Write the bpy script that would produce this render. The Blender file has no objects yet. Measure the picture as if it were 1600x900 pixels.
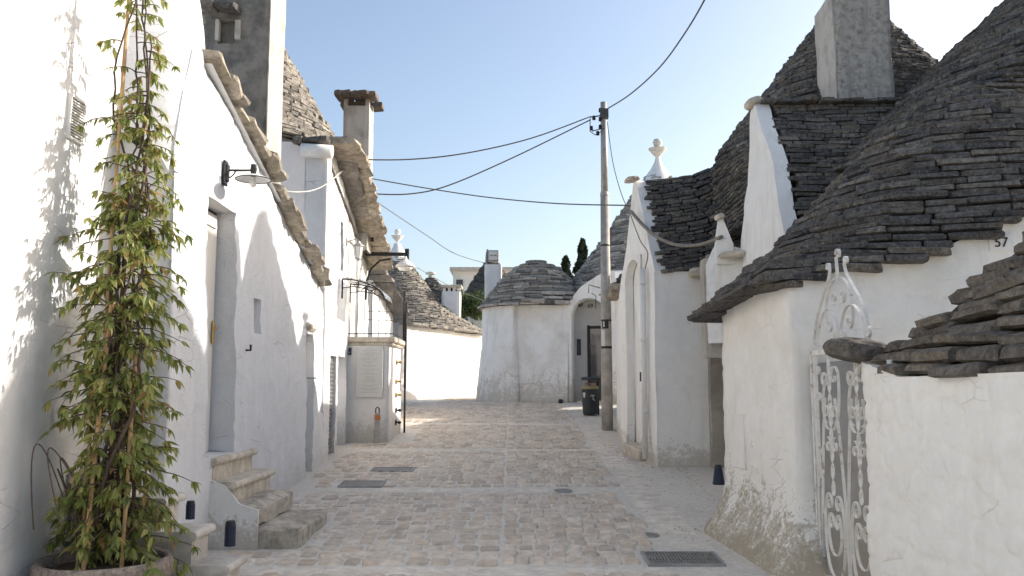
import bpy, bmesh, math, random
import numpy as np
from mathutils import Vector, Matrix, Euler

R = math.radians
random.seed(7)
RNG = np.random.default_rng(7)
scene = bpy.context.scene
COL = scene.collection

# ------------------------------------------------------------------ camera
CAM_Z, PITCH, FPX = 1.6, R(6.5), 1350.0
cam_d = bpy.data.cameras.new('camera')
cam_d.sensor_width = 36.0
cam_d.lens = FPX / 1600 * 36
cam_d.clip_start, cam_d.clip_end = 0.05, 2000
cam = bpy.data.objects.new('camera', cam_d)
COL.objects.link(cam)
cam.location = (0, 0, CAM_Z)
cam.rotation_euler = (math.pi / 2 + PITCH, 0, 0)
scene.camera = cam

# ------------------------------------------------------------------ light
SUN_AZ, SUN_EL = R(70), R(24.8)          # azimuth from +Y towards +X
world = bpy.data.worlds.new('World')
scene.world = world
world.use_nodes = True
wn = world.node_tree
wn.nodes.clear()
sky = wn.nodes.new('ShaderNodeTexSky')
sky.sky_type = 'NISHITA'
sky.sun_disc = False
sky.sun_elevation = SUN_EL
sky.sun_rotation = SUN_AZ
sky.altitude = 400
sky.air_density = 1.0
sky.dust_density = 3.6
sky.ozone_density = 0.3
bg = wn.nodes.new('ShaderNodeBackground')
bg.inputs['Strength'].default_value = 0.115
wo = wn.nodes.new('ShaderNodeOutputWorld')
wn.links.new(sky.outputs[0], bg.inputs[0])
wn.links.new(bg.outputs[0], wo.inputs[0])
sun_d = bpy.data.lights.new('sun', 'SUN')
sun_d.energy = 3.0
sun_d.angle = R(0.6)
sun_d.color = (1.0, 0.95, 0.88)
sun = bpy.data.objects.new('sun', sun_d)
COL.objects.link(sun)
SUN = Vector((math.sin(SUN_AZ) * math.cos(SUN_EL), math.cos(SUN_AZ) * math.cos(SUN_EL), math.sin(SUN_EL)))
sun.rotation_euler = SUN.to_track_quat('Z', 'Y').to_euler()
sun.location = SUN * 60
scene.view_settings.view_transform = 'Standard'
scene.view_settings.look = 'None'
scene.view_settings.gamma = 1.0
scene.view_settings.use_curve_mapping = False
scene.view_settings.exposure = 1.13
try:
    scene.cycles.max_bounces = 8
    scene.cycles.diffuse_bounces = 5
    scene.cycles.use_denoising = True
except Exception:
    pass

# ------------------------------------------------------------------ helpers
def at(px, py, Y):
    """world point seen at a photo pixel, at the distance Y up the street"""
    u, v = (px - 800) / FPX, (450 - py) / FPX
    dy = math.cos(PITCH) - v * math.sin(PITCH)
    dz = math.sin(PITCH) + v * math.cos(PITCH)
    t = Y / dy
    return Vector((u * t, Y, CAM_Z + dz * t))

_gy = [-50, 7.2, 10.4, 13.2, 17.7, 20.0, 22.5, 27.0, 60, 400]
_gz = [0.0, 0.0, 0.2, 0.40, 0.72, 0.94, 1.18, 1.24, 1.3, 1.3]
def ground(y):
    return np.interp(y, _gy, _gz)

def _hash(ix, iy, iz, seed):
    h = (ix.astype(np.int64) * 374761393 + iy.astype(np.int64) * 668265263 + iz.astype(np.int64) * 1274126177 + seed * 974711) & 0xffffffff
    h = ((h ^ (h >> 13)) * 1274126177) & 0xffffffff
    h = ((h ^ (h >> 16)) * 2246822519) & 0xffffffff
    return ((h ^ (h >> 15)) & 0xffffff) / float(0xffffff)

def vnoise(x, y, z=None, seed=0):
    x = np.asarray(x, float); y = np.asarray(y, float)
    z = np.zeros_like(x) if z is None else np.asarray(z, float)
    x0, y0, z0 = np.floor(x), np.floor(y), np.floor(z)
    fx, fy, fz = x - x0, y - y0, z - z0
    fx, fy, fz = [f * f * (3 - 2 * f) for f in (fx, fy, fz)]
    r = 0
    for a in (0, 1):
        for b in (0, 1):
            for c in (0, 1):
                w = (fx if a else 1 - fx) * (fy if b else 1 - fy) * (fz if c else 1 - fz)
                r = r + w * _hash(x0 + a, y0 + b, z0 + c, seed)
    return r * 2 - 1

def fbm(x, y, seed=0, oct=3):
    r, a, f = 0, 1.0, 1.0
    for i in range(oct):
        r = r + a * vnoise(np.asarray(x) * f, np.asarray(y) * f, seed=seed + i * 17)
        a *= 0.5; f *= 2.03
    return r

def worley(x, y, seed=0):
    x0, y0 = np.floor(x), np.floor(y)
    f1 = np.full(x.shape, 9.0); f2 = np.full(x.shape, 9.0); cid = np.zeros(x.shape)
    zz = np.zeros_like(x0)
    for a in (-1, 0, 1):
        for b in (-1, 0, 1):
            cx, cy = x0 + a, y0 + b
            px = cx + 0.15 + 0.7 * _hash(cx, cy, zz, seed)
            py = cy + 0.2 + 0.6 * _hash(cx, cy, zz, seed + 5)
            d = np.hypot(px - x, py - y)
            nearer = d < f1
            f2 = np.where(nearer, f1, np.minimum(f2, d))
            cid = np.where(nearer, _hash(cx, cy, zz, seed + 9), cid)
            f1 = np.where(nearer, d, f1)
    return f1, f2, cid

ORIGIN = {}
def tag(o, label=None, cat=None, group=None, kind=None):
    if label: o['label'] = label
    if cat: o['category'] = cat
    if group: o['group'] = group
    if kind: o['kind'] = kind
    return o

def thing(name, loc, label, cat, group=None):
    o = bpy.data.objects.new(name, None)
    o.empty_display_size = 0.3
    COL.objects.link(o)
    o.location = loc
    ORIGIN[o.name] = Vector(loc)
    return tag(o, label, cat, group)

def link(name, mesh, parent=None, loc=(0, 0, 0), rot=None, scale=None):
    o = bpy.data.objects.new(name, mesh)
    COL.objects.link(o)
    loc = Vector(loc)
    ORIGIN[o.name] = loc
    if parent is not None:
        o.parent = parent
        o.location = loc - ORIGIN[parent.name]
    else:
        o.location = loc
    if rot is not None: o.rotation_euler = rot
    if scale is not None: o.scale = scale
    return o

class MB:
    """collects shapes in world coordinates and links them as one mesh object"""
    def __init__(self):
        self.v, self.f = [], []
    def add(self, verts, faces):
        n = len(self.v)
        self.v.extend([tuple(map(float, p)) for p in verts])
        self.f.extend([tuple(i + n for i in f) for f in faces])
        return self
    def box(self, c, size, rot=None, taper=1.0, bev=0.0):
        sx, sy, sz = [s / 2 for s in size]
        if bev > 0:
            b = min(bev, sx * .9, sy * .9, sz * .9)
            vs, idx = [], {}
            for z in (-1, 1):
                for (x, y) in ((-1, -1), (1, -1), (1, 1), (-1, 1)):
                    for ax in range(3):
                        p = [x * (sx - b), y * (sy - b), z * (sz - b)]
                        p[ax] = (x * sx, y * sy, z * sz)[ax]
                        idx[(x, y, z, ax)] = len(vs); vs.append(p)
            fs = []
            for ax in range(3):
                o1, o2 = [a for a in range(3) if a != ax]
                for s in (-1, 1):
                    q = []
                    for (a, c2) in ((-1, -1), (1, -1), (1, 1), (-1, 1)):
                        k = [0, 0, 0]; k[ax] = s; k[o1] = a; k[o2] = c2
                        q.append(idx[(k[0], k[1], k[2], ax)])
                    fs.append(q)
            for ax in range(3):      # edges parallel to ax
                o1, o2 = [a for a in range(3) if a != ax]
                for a in (-1, 1):
                    for c2 in (-1, 1):
                        q = []
                        for (t, m) in ((-1, o1), (1, o1), (1, o2), (-1, o2)):
                            k = [0, 0, 0]; k[ax] = t; k[o1] = a; k[o2] = c2
                            q.append(idx[(k[0], k[1], k[2], m)])
                        fs.append(q)
            for x in (-1, 1):
                for y in (-1, 1):
                    for z in (-1, 1):
                        fs.append([idx[(x, y, z, a)] for a in range(3)])
        else:
            vs = [(x * sx, y * sy, z * sz) for z in (-1, 1) for (x, y) in ((-1, -1), (1, -1), (1, 1), (-1, 1))]
            fs = [(0, 3, 2, 1), (4, 5, 6, 7), (0, 1, 5, 4), (1, 2, 6, 5), (2, 3, 7, 6), (3, 0, 4, 7)]
        m = Euler(rot).to_matrix() if rot is not None else None
        out = []
        for p in vs:
            p = Vector(p)
            if taper != 1.0:
                k = 1 + (taper - 1) * (p.z / (2 * sz) + .5)
                p = Vector((p.x * k, p.y * k, p.z))
            if m is not None: p = m @ p
            out.append(p + Vector(c))
        return self.add(out, fs)
    def tube(self, pts, r, n=6, cap=True):
        pts = [Vector(p) for p in pts]
        rs = list(r) if hasattr(r, '__len__') else [r] * len(pts)
        vs, fs = [], []
        up = None
        for i, p in enumerate(pts):
            d = (pts[min(i + 1, len(pts) - 1)] - pts[max(i - 1, 0)]).normalized()
            if up is None:
                up = Vector((0, 0, 1)) if abs(d.z) < 0.9 else Vector((1, 0, 0))
            a = d.cross(up)
            if a.length < 1e-4: a = d.cross(Vector((0.3, 1, 0.2)))
            a.normalize(); b = a.cross(d).normalized()
            up = b
            for k in range(n):
                t = 2 * math.pi * k / n
                vs.append(p + (a * math.cos(t) + b * math.sin(t)) * rs[i])
        for i in range(len(pts) - 1):
            for k in range(n):
                k2 = (k + 1) % n
                fs.append((i * n + k, i * n + k2, (i + 1) * n + k2, (i + 1) * n + k))
        if cap:
            fs.append(tuple(range(n - 1, -1, -1)))
            m = (len(pts) - 1) * n
            fs.append(tuple(m + k for k in range(n)))
        return self.add(vs, fs)
    def lathe(self, prof, c, n=20, a0=0.0, a1=2 * math.pi, wob=0.0):
        c = Vector(c)
        full = abs(a1 - a0 - 2 * math.pi) < 1e-6
        m = n if full else n + 1
        vs, fs = [], []
        for (r, z) in prof:
            for k in range(m):
                t = a0 + (a1 - a0) * k / n
                rr = r * (1 + wob * math.sin(3.1 * k + z * 9))
                vs.append((c.x + rr * math.cos(t), c.y + rr * math.sin(t), c.z + z))
        for i in range(len(prof) - 1):
            for k in range(n):
                k2 = (k + 1) % m
                fs.append((i * m + k, i * m + k2, (i + 1) * m + k2, (i + 1) * m + k))
        return self.add(vs, fs)
    def strip(self, pts, nrm, width, thick):
        """flat bar swept along pts lying in a plane with unit normal nrm"""
        pts = [Vector(p) for p in pts]; nrm = Vector(nrm)
        vs, fs = [], []
        for i, p in enumerate(pts):
            d = (pts[min(i + 1, len(pts) - 1)] - pts[max(i - 1, 0)]).normalized()
            s = d.cross(nrm).normalized()
            for (a, b) in ((-1, -1), (1, -1), (1, 1), (-1, 1)):
                vs.append(p + s * (a * thick / 2) + nrm * (b * width / 2))
        for i in range(len(pts) - 1):
            for k in range(4):
                k2 = (k + 1) % 4
                fs.append((i * 4 + k, i * 4 + k2, i * 4 + 4 + k2, i * 4 + 4 + k))
        m = (len(pts) - 1) * 4
        fs += [(3, 2, 1, 0), (m, m + 1, m + 2, m + 3)]
        return self.add(vs, fs)
    def mesh(self, name, mat, smooth=False):
        me = bpy.data.meshes.new(name)
        me.from_pydata(self.v, [], self.f)
        if mat is not None: me.materials.append(mat)
        if smooth: me.polygons.foreach_set('use_smooth', [True] * len(me.polygons))
        me.update()
        return me
    def build(self, name, mat, parent=None, smooth=False, fix=True):
        me = self.mesh(name, mat, smooth)
        if fix:
            bm = bmesh.new(); bm.from_mesh(me)
            bmesh.ops.recalc_face_normals(bm, faces=bm.faces)
            bm.to_mesh(me); bm.free()
        return link(name, me, parent)

# ------------------------------------------------------------------ materials
def new_mat(name):
    m = bpy.data.materials.new(name)
    m.use_nodes = True
    nt = m.node_tree
    b = nt.nodes['Principled BSDF']
    return m, nt, b

def N(nt, kind, **kw):
    n = nt.nodes.new(kind)
    for k, v in kw.items():
        if hasattr(n, k): setattr(n, k, v)
        else: n.inputs[k].default_value = v
    return n

def noise(nt, scale, detail=6, rough=0.6, vec=None, dist=0.0):
    n = N(nt, 'ShaderNodeTexNoise')
    n.inputs['Scale'].default_value = scale
    n.inputs['Detail'].default_value = detail
    n.inputs['Roughness'].default_value = rough
    n.inputs['Distortion'].default_value = dist
    if vec is not None: nt.links.new(vec, n.inputs['Vector'])
    return n

def ramp(nt, fac, stops):
    r = N(nt, 'ShaderNodeValToRGB')
    e = r.color_ramp.elements
    while len(e) < len(stops): e.new(0.5)
    for i, (p, c) in enumerate(stops):
        e[i].position = p
        e[i].color = (c[0], c[1], c[2], 1) if hasattr(c, '__len__') else (c, c, c, 1)
    nt.links.new(fac, r.inputs[0])
    return r

def mix(nt, fac, a, b, mode='MIX'):
    m = N(nt, 'ShaderNodeMix')
    m.data_type = 'RGBA'; m.blend_type = mode
    for s, v in ((m.inputs[0], fac), (m.inputs[6], a), (m.inputs[7], b)):
        if hasattr(v, 'links') or hasattr(v, 'is_linked'): nt.links.new(v, s)
        elif hasattr(v, '__len__'): s.default_value = (v[0], v[1], v[2], 1)
        else: s.default_value = v
    return m.outputs[2]

def math_n(nt, op, a, b=None):
    m = N(nt, 'ShaderNodeMath', operation=op)
    for s, v in ((m.inputs[0], a), (m.inputs[1], b)):
        if v is None: continue
        if hasattr(v, 'is_linked'): nt.links.new(v, s)
        else: s.default_value = v
    return m.outputs[0]

def bump(nt, b, h, strength, dist=0.01):
    bn = N(nt, 'ShaderNodeBump')
    bn.inputs['Strength'].default_value = strength
    bn.inputs['Distance'].default_value = dist
    nt.links.new(h, bn.inputs['Height'])
    nt.links.new(bn.outputs[0], b.inputs['Normal'])

def position(nt):
    return N(nt, 'ShaderNodeNewGeometry').outputs['Position']

def plaster(name, col, stain, stain_lo=.5, stain_hi=.75, stain_amt=.5, grime=0.0, grime_col=(.3, .26, .2), grime_h=.7, bump_s=.35, foot=.6, scale=1.1, crack=0.0):
    m, nt, b = new_mat(name)
    pos = position(nt)
    n1 = noise(nt, scale, 8, .62, pos)
    n2 = noise(nt, 5.5, 8, .7, pos, .6)
    n3 = noise(nt, 32, 6, .65, pos)
    streak_map = N(nt, 'ShaderNodeMapping')
    streak_map.inputs['Scale'].default_value = (3.2, 3.2, .45)
    nt.links.new(pos, streak_map.inputs[0])
    n4 = noise(nt, 1.6, 6, .6, streak_map.outputs[0])
    f = ramp(nt, n1.outputs[0], [(stain_lo, 0), (stain_hi, 1)]).outputs[0]
    f2 = ramp(nt, n4.outputs[0], [(.52, 0), (.74, 1)]).outputs[0]
    fs = math_n(nt, 'MULTIPLY', math_n(nt, 'MAXIMUM', f, f2), stain_amt)
    c = mix(nt, fs, col, stain)
    sp = ramp(nt, n2.outputs[0], [(.3, .9), (.7, 1.03)]).outputs[0]
    c = mix(nt, .8, c, sp, 'MULTIPLY')
    # dirt and flaking near the foot of the wall
    sep = N(nt, 'ShaderNodeSeparateXYZ'); nt.links.new(pos, sep.inputs[0])
    gz = math_n(nt, 'MULTIPLY', math_n(nt, 'MAXIMUM', math_n(nt, 'SUBTRACT', sep.outputs[1], 7.2), 0.0), .073)
    hh = math_n(nt, 'SUBTRACT', sep.outputs[2], gz)
    hf = math_n(nt, 'SUBTRACT', 1.0, math_n(nt, 'DIVIDE', hh, grime_h))
    g = math_n(nt, 'ADD', hf, math_n(nt, 'ADD', math_n(nt, 'MULTIPLY', math_n(nt, 'SUBTRACT', n2.outputs[0], .5), 2.2), math_n(nt, 'MULTIPLY', math_n(nt, 'SUBTRACT', n3.outputs[0], .5), 1.6)))
    g = ramp(nt, g, [(.42, 0), (.6, .6), (.95, 1)]).outputs[0]
    g = math_n(nt, 'MULTIPLY', g, grime if grime else foot * .45)
    c = mix(nt, g, c, grime_col)
    h_extra = None
    if crack:
        mp = N(nt, 'ShaderNodeMapping'); mp.inputs['Scale'].default_value = (2.3, 2.3, 6.0)
        wob = mix(nt, .035, pos, n2.outputs[1], 'ADD')
        nt.links.new(wob, mp.inputs[0])
        vo = N(nt, 'ShaderNodeTexVoronoi'); vo.feature = 'DISTANCE_TO_EDGE'; vo.inputs['Scale'].default_value = 1.0
        nt.links.new(mp.outputs[0], vo.inputs['Vector'])
        n5 = noise(nt, 2.3, 5, .6, pos)
        ln_ = ramp(nt, vo.outputs['Distance'], [(.0, 1), (.022, 0)]).outputs[0]
        ck = math_n(nt, 'MULTIPLY', ln_, ramp(nt, n5.outputs[0], [(.54, 0), (.7, 1)]).outputs[0])
        c = mix(nt, math_n(nt, 'MULTIPLY', ck, crack), c, (.42, .34, .25))
        h_extra = math_n(nt, 'MULTIPLY', ck, -1.2)
    nt.links.new(c, b.inputs['Base Color'])
    b.inputs['Roughness'].default_value = .92
    b.inputs['Specular IOR Level'].default_value = .15
    h = math_n(nt, 'ADD', math_n(nt, 'MULTIPLY', n2.outputs[0], 1.0), math_n(nt, 'MULTIPLY', n3.outputs[0], .35))
    if h_extra is not None: h = math_n(nt, 'ADD', h, h_extra)
    bump(nt, b, h, bump_s, .02)
    return m

def stone(name, tones, dark=.45, lichen=None, lichen_amt=.5, nscale=16, bump_s=.6, rough=.95, blotch=.8):
    """loose stones: tone per stone (object or 'rnd' attribute) with mottling"""
    m, nt, b = new_mat(name)
    oi = N(nt, 'ShaderNodeObjectInfo')
    at_ = N(nt, 'ShaderNodeAttribute', attribute_name='rnd')
    rnd = math_n(nt, 'FRACT', math_n(nt, 'ADD', oi.outputs['Random'], at_.outputs['Fac']))
    k = len(tones)
    c = ramp(nt, rnd, [(i / (k - 1), t) for i, t in enumerate(tones)]).outputs[0]
    pos = position(nt)
    n1 = noise(nt, nscale, 10, .7, pos)
    n2 = noise(nt, nscale * .22, 6, .6, pos)
    c = mix(nt, 1.0, c, ramp(nt, n1.outputs[0], [(.3, dark), (.7, 1.4)]).outputs[0], 'MULTIPLY')
    c = mix(nt, blotch, c, ramp(nt, n2.outputs[0], [(.3, .7), (.7, 1.2)]).outputs[0], 'MULTIPLY')
    if lichen:
        n3 = noise(nt, nscale * 2.1, 6, .7, pos)
        lf = math_n(nt, 'MULTIPLY', ramp(nt, n3.outputs[0], [(.56, 0), (.68, 1)]).outputs[0], lichen_amt)
        c = mix(nt, lf, c, lichen)
    nt.links.new(c, b.inputs['Base Color'])
    b.inputs['Roughness'].default_value = rough
    b.inputs['Specular IOR Level'].default_value = .2
    bump(nt, b, n1.outputs[0], bump_s, .015)
    return m

def plain(name, col, rough=.6, metal=0.0, var=.15, nscale=12, spec=.4, rust=None, rust_lo=.6, bump_s=.1):
    m, nt, b = new_mat(name)
    pos = position(nt)
    n1 = noise(nt, nscale, 8, .65, pos)
    c = mix(nt, 1.0, col, ramp(nt, n1.outputs[0], [(.3, 1 - var), (.7, 1 + var)]).outputs[0], 'MULTIPLY')
    if rust:
        n2 = noise(nt, 7, 8, .7, pos)
        c = mix(nt, ramp(nt, n2.outputs[0], [(rust_lo, 0), (rust_lo + .09, 1)]).outputs[0], c, rust)
    nt.links.new(c, b.inputs['Base Color'])
    b.inputs['Roughness'].default_value = rough
    b.inputs['Metallic'].default_value = metal
    b.inputs['Specular IOR Level'].default_value = spec
    if bump_s: bump(nt, b, n1.outputs[0], bump_s, .006)
    return m

M = {}
M['white_l'] = plaster('plaster_left', (.68, .68, .685), (.575, .565, .545), .5, .76, .45, grime=.4, grime_col=(.42, .38, .32), grime_h=.45, bump_s=.75, crack=0.08)
M['white_r'] = plaster('plaster_right', (.83, .81, .77), (.62, .565, .48), .5, .78, .5, grime=.6, grime_col=(.36, .31, .24), grime_h=.5, bump_s=.4, crack=0.15)
M['white_d'] = plaster('plaster_flaking', (.84, .82, .775), (.64, .59, .51), .5, .78, .45, grime=.95, grime_col=(.36, .31, .23), grime_h=.95, bump_s=.6, crack=0.2)
M['white_j'] = plaster('plaster_near', (.84, .825, .785), (.70, .65, .57), .52, .78, .4, grime=.25, grime_col=(.5, .44, .35), grime_h=.5, bump_s=.45, crack=0.4)
M['grey_wall'] = plaster('plaster_grey', (.76, .735, .70), (.60, .57, .53), .45, .8, .6, grime=.5, grime_h=.6, bump_s=.3)
M['pink_wall'] = plaster('plaster_pinkish', (.82, .775, .75), (.70, .65, .62), .45, .8, .5, grime=.2, bump_s=.2)
M['far_wall'] = plaster('plaster_far', (.84, .82, .79), (.52, .47, .40), .5, .72, .6, grime=.75, grime_col=(.42, .37, .3), grime_h=1.3, bump_s=.5, crack=0.12)
M['white_f'] = plaster('plaster_rubble', (.82, .81, .79), (.7, .68, .64), .55, .8, .35, grime=.15, bump_s=.5)
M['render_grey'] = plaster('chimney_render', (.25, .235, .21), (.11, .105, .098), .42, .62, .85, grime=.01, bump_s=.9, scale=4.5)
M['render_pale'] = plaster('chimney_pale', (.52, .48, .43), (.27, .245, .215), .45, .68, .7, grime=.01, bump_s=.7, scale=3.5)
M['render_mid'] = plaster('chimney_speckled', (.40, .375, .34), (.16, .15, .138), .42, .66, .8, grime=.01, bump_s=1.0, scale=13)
M['rubble'] = plaster('bare_rubble', (.46, .42, .36), (.28, .25, .21), .4, .65, .8, grime=.3, bump_s=1.0)
M['roof_dark'] = stone('roof_stone_dark', [(.078, .075, .075), (.135, .127, .119), (.092, .089, .089), (.185, .168, .147), (.108, .103, .10), (.15, .133, .114), (.22, .2, .172)], .24, (.40, .37, .30), .55, 20, 1.0)
M['roof_near'] = stone('roof_stone_near', [(0.109, 0.096, 0.084), (0.174, 0.152, 0.128), (0.131, 0.116, 0.102), (0.217, 0.189, 0.152), (0.123, 0.113, 0.102)], .35, (.32, .28, .21), .55, 20, .9)
M['roof_grey'] = stone('roof_stone_grey', [(.20, .185, .165), (.30, .275, .24), (.16, .15, .138), (.34, .31, .265), (.24, .22, .195)], .4, (.42, .39, .34), .4)
M['roof_stripe'] = stone('roof_stone_pale', [(.12, .112, .104), (.42, .39, .345), (.16, .15, .138), (.50, .46, .41), (.2, .187, .17)], .55, (.45, .42, .36), .3)
M['roof_core'] = plain('roof_gap', (.035, .033, .031), .95, var=.3)
M['eave'] = stone('eave_slab', [(.40, .345, .27), (.33, .285, .225), (.47, .415, .335), (.28, .245, .2)], .4, (.3, .28, .24), .5, 9, .5)
M['cobble'] = stone('cobble', [(.52, .425, .33), (.62, .53, .425), (.46, .385, .31), (.64, .56, .465), (.57, .465, .36)], .76, None, 0, 9, .3, .8, .3)
M['slab'] = stone('paving_slab', [(.60, .54, .455), (.66, .595, .51), (.62, .56, .48)], .82, (.42, .37, .3), .25, 7, .3, .8, .4)
M['step_stone'] = stone('step_stone', [(.55, .485, .395), (.51, .45, .365)], .65, (.3, .27, .22), .3, 8, .35, .8)
M['marble'] = stone('step_marble', [(.52, .485, .43), (.48, .445, .40)], .75, None, 0, 6, .2, .6)
M['rough_step'] = stone('rough_step', [(.52, .465, .38), (.47, .42, .34)], .5, (.25, .22, .17), .4, 9, .8)
M['pot'] = stone('stone_tub', [(.27, .23, .20), (.27, .23, .20)], .4, (.4, .37, .32), .5, 26, 1.0)
M['finial'] = plain('finial_stone', (.62, .59, .53), .9, var=.25)
M['cap_white'] = plain('whitewash', (.78, .76, .73), .9, var=.08)
M['iron'] = plain('black_iron', (.022, .022, .024), .5, .3, .2)
M['cover'] = plain('worn_cover', (.26, .245, .22), .7, .2, .25, 14, bump_s=.4)
M['dark_grey'] = plain('dark_grey_paint', (.06, .062, .065), .55, 0, .2)
M['recess'] = plaster('recess_shade', (.50, .49, .47), (.40, .39, .37), .45, .8, .5, grime=.4, bump_s=.4)  # darker than the facade plaster: shade under the arch put into the colour
M['gate'] = plain('white_gate_paint', (.68, .665, .63), .55, 0, .14, rust=(.30, .17, .09), rust_lo=.58, bump_s=.3)
M['gate_shade'] = plaster('gate_shade_grey', (.36, .355, .34), (.26, .25, .235), .42, .66, .6, grime=.5, bump_s=.6, scale=3)  # grey that paints the shade of the passage behind the gate
M['steel'] = plain('galvanised', (.34, .335, .325), .6, .35, .25, 6)
M['pole'] = plain('weathered_pole', (.36, .335, .30), .75, .1, .3, 4, bump_s=.25)
M['navy'] = plain('navy_plastic', (.012, .02, .045), .45)
M['bin'] = plain('bin_plastic', (.02, .024, .026), .5)
M['brass'] = plain('brass', (.55, .38, .14), .3, .9, .15)
M['door'] = plain('cream_door', (.66, .63, .575), .5, 0, .05, 3, bump_s=.05)
M['louver'] = plain('louvre_paint', (.20, .19, .175), .6)
M['lamp_white'] = plain('enamel_white', (.75, .74, .71), .35, 0, .04)
M['copper'] = plain('rusty_tile', (.125, .10, .082), .9, 0, .4)
M['soil'] = plain('soil', (.05, .035, .025), 1.0, 0, .4)
M['cane'] = plain('bamboo_cane', (.42, .27, .13), .6, 0, .25, 20)
M['bark'] = plain('vine_bark', (.085, .06, .045), .85, 0, .4, 30)
M['ink'] = plain('black_ink', (.02, .02, .02), .7, 0, .1)
M['paper'] = plain('plaque_face', (.56, .545, .52), .5, 0, .04, 3)
M['print'] = plain('plaque_print', (.36, .35, .33), .6, 0, .05)
M['rope'] = plain('cable', (.11, .105, .10), .8)
M['pale_cable'] = plain('pale_cable', (.45, .43, .40), .8)
M['twine'] = plain('bundle', (.22, .195, .165), .9, 0, .3)
M['sticker'] = plain('sticker_black', (.02, .02, .022), .5)
M['bag'] = plain('bin_bag', (.24, .21, .10), .5)
M['litter'] = plain('litter', (.34, .24, .2), .8, 0, .5, 25)
M['orange'] = plain('orange_band', (.42, .17, .05), .5)
M['pipe'] = plain('white_pipe', (.72, .70, .66), .5, 0, .06)

def glass(name, col, rough=.05):
    m, nt, b = new_mat(name)
    b.inputs['Base Color'].default_value = (*col, 1)
    b.inputs['Roughness'].default_value = rough
    b.inputs['Specular IOR Level'].default_value = .9
    n1 = noise(nt, 2.0, 3, .5, position(nt))
    bump(nt, b, n1.outputs[0], .04, .01)
    return m
M['glass_dark'] = glass('dark_glass', (.02, .022, .024))
m, nt, b = new_mat('clear_sheet')
b.inputs['Base Color'].default_value = (.85, .87, .88, 1)
b.inputs['Roughness'].default_value = .12
b.inputs['Transmission Weight'].default_value = .9
b.inputs['IOR'].default_value = 1.1
M['clear'] = m

def leaf_mat(name, tones, trans=.35):
    m, nt, b = new_mat(name)
    oi = N(nt, 'ShaderNodeObjectInfo')
    a_ = N(nt, 'ShaderNodeAttribute', attribute_name='rnd')
    rnd = math_n(nt, 'FRACT', math_n(nt, 'ADD', oi.outputs['Random'], a_.outputs['Fac']))
    k = len(tones)
    c = ramp(nt, rnd, [(i / (k - 1), t) for i, t in enumerate(tones)]).outputs[0]
    nt.links.new(c, b.inputs['Base Color'])
    b.inputs['Roughness'].default_value = .45
    tr = N(nt, 'ShaderNodeBsdfTranslucent')
    nt.links.new(c, tr.inputs['Color'])
    ms = N(nt, 'ShaderNodeMixShader'); ms.inputs[0].default_value = trans
    out = nt.nodes['Material Output']
    nt.links.new(b.outputs[0], ms.inputs[1]); nt.links.new(tr.outputs[0], ms.inputs[2])
    nt.links.new(ms.outputs[0], out.inputs[0])
    return m
M['leaf'] = leaf_mat('vine_leaf', [(.13, .19, .045), (.28, .32, .085), (.10, .15, .04), (.42, .42, .13), (.18, .24, .06), (.52, .48, .19), (.15, .205, .05), (.33, .35, .1), (.42, .22, .1)], .5)
M['tree_leaf'] = leaf_mat('tree_leaf', [(.07, .11, .03), (.12, .16, .05), (.05, .085, .025), (.1, .14, .04)])
M['cypress'] = leaf_mat('cypress_leaf', [(.022, .036, .018), (.035, .052, .024), (.018, .03, .015)], .1)

def street_mat():
    m, nt, b = new_mat('street_mortar')
    pos = position(nt)
    n1 = noise(nt, 1.3, 8, .6, pos); n2 = noise(nt, 18, 8, .7, pos)
    c = ramp(nt, n1.outputs[0], [(.3, (.64, .59, .51)), (.7, (.74, .685, .60))]).outputs[0]
    c = mix(nt, 1.0, c, ramp(nt, n2.outputs[0], [(.3, .75), (.7, 1.1)]).outputs[0], 'MULTIPLY')
    nt.links.new(c, b.inputs['Base Color'])
    b.inputs['Roughness'].default_value = .9
    bump(nt, b, n2.outputs[0], .5, .01)
    return m
M['mortar'] = street_mat()

# ------------------------------------------------------------------ stones
def stone_variant(seed):
    r = random.Random(seed)
    st = [-.5, -.44 + r.uniform(-.02, .03), r.uniform(-.1, .1) + .1, .44 + r.uniform(-.03, .02), .5]
    sec = [(-.5, -.5), (.38, -.5), (.5, -.3), (.5, .25), (.4, .5), (-.5, .5)]
    vs, fs = [], []
    k1, k2 = r.uniform(-.1, .1), r.uniform(-.1, .1)
    for i, x in enumerate(st):
        e = .92 if i in (0, 4) else 1.0
        for (y, z) in sec:
            jy = r.uniform(-.045, .045) if y > 0 else 0
            jz = r.uniform(-.07, .07)
            yy = y if y < 0 else y * (e if i in (0, 4) else 1) - (.03 if i in (0, 4) else 0)
            vs.append((x + r.uniform(-.015, .015), yy + jy + k1 * x * (y > 0), z * (.92 if i in (0, 4) else 1) + jz + k2 * x * .3))
    for i in range(len(st) - 1):
        for k in range(6):
            fs.append((i * 6 + k, (i + 1) * 6 + k, (i + 1) * 6 + (k + 1) % 6, i * 6 + (k + 1) % 6))
    fs += [(0, 1, 2, 3, 4, 5), tuple(24 + k for k in range(5, -1, -1))]
    return np.array(vs), fs
VARIANTS = [stone_variant(s) for s in range(14)]
_bank = {}
def bank(kind, i, mat, variants):
    key = (kind, i, mat.name)
    if key not in _bank:
        v, f = variants[i]
        me = bpy.data.meshes.new(kind)
        me.from_pydata([tuple(p) for p in v], [], f)
        bm = bmesh.new(); bm.from_mesh(me); bmesh.ops.recalc_face_normals(bm, faces=bm.faces); bm.to_mesh(me); bm.free()
        me.materials.append(mat)
        _bank[key] = me
    return _bank[key]

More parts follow.
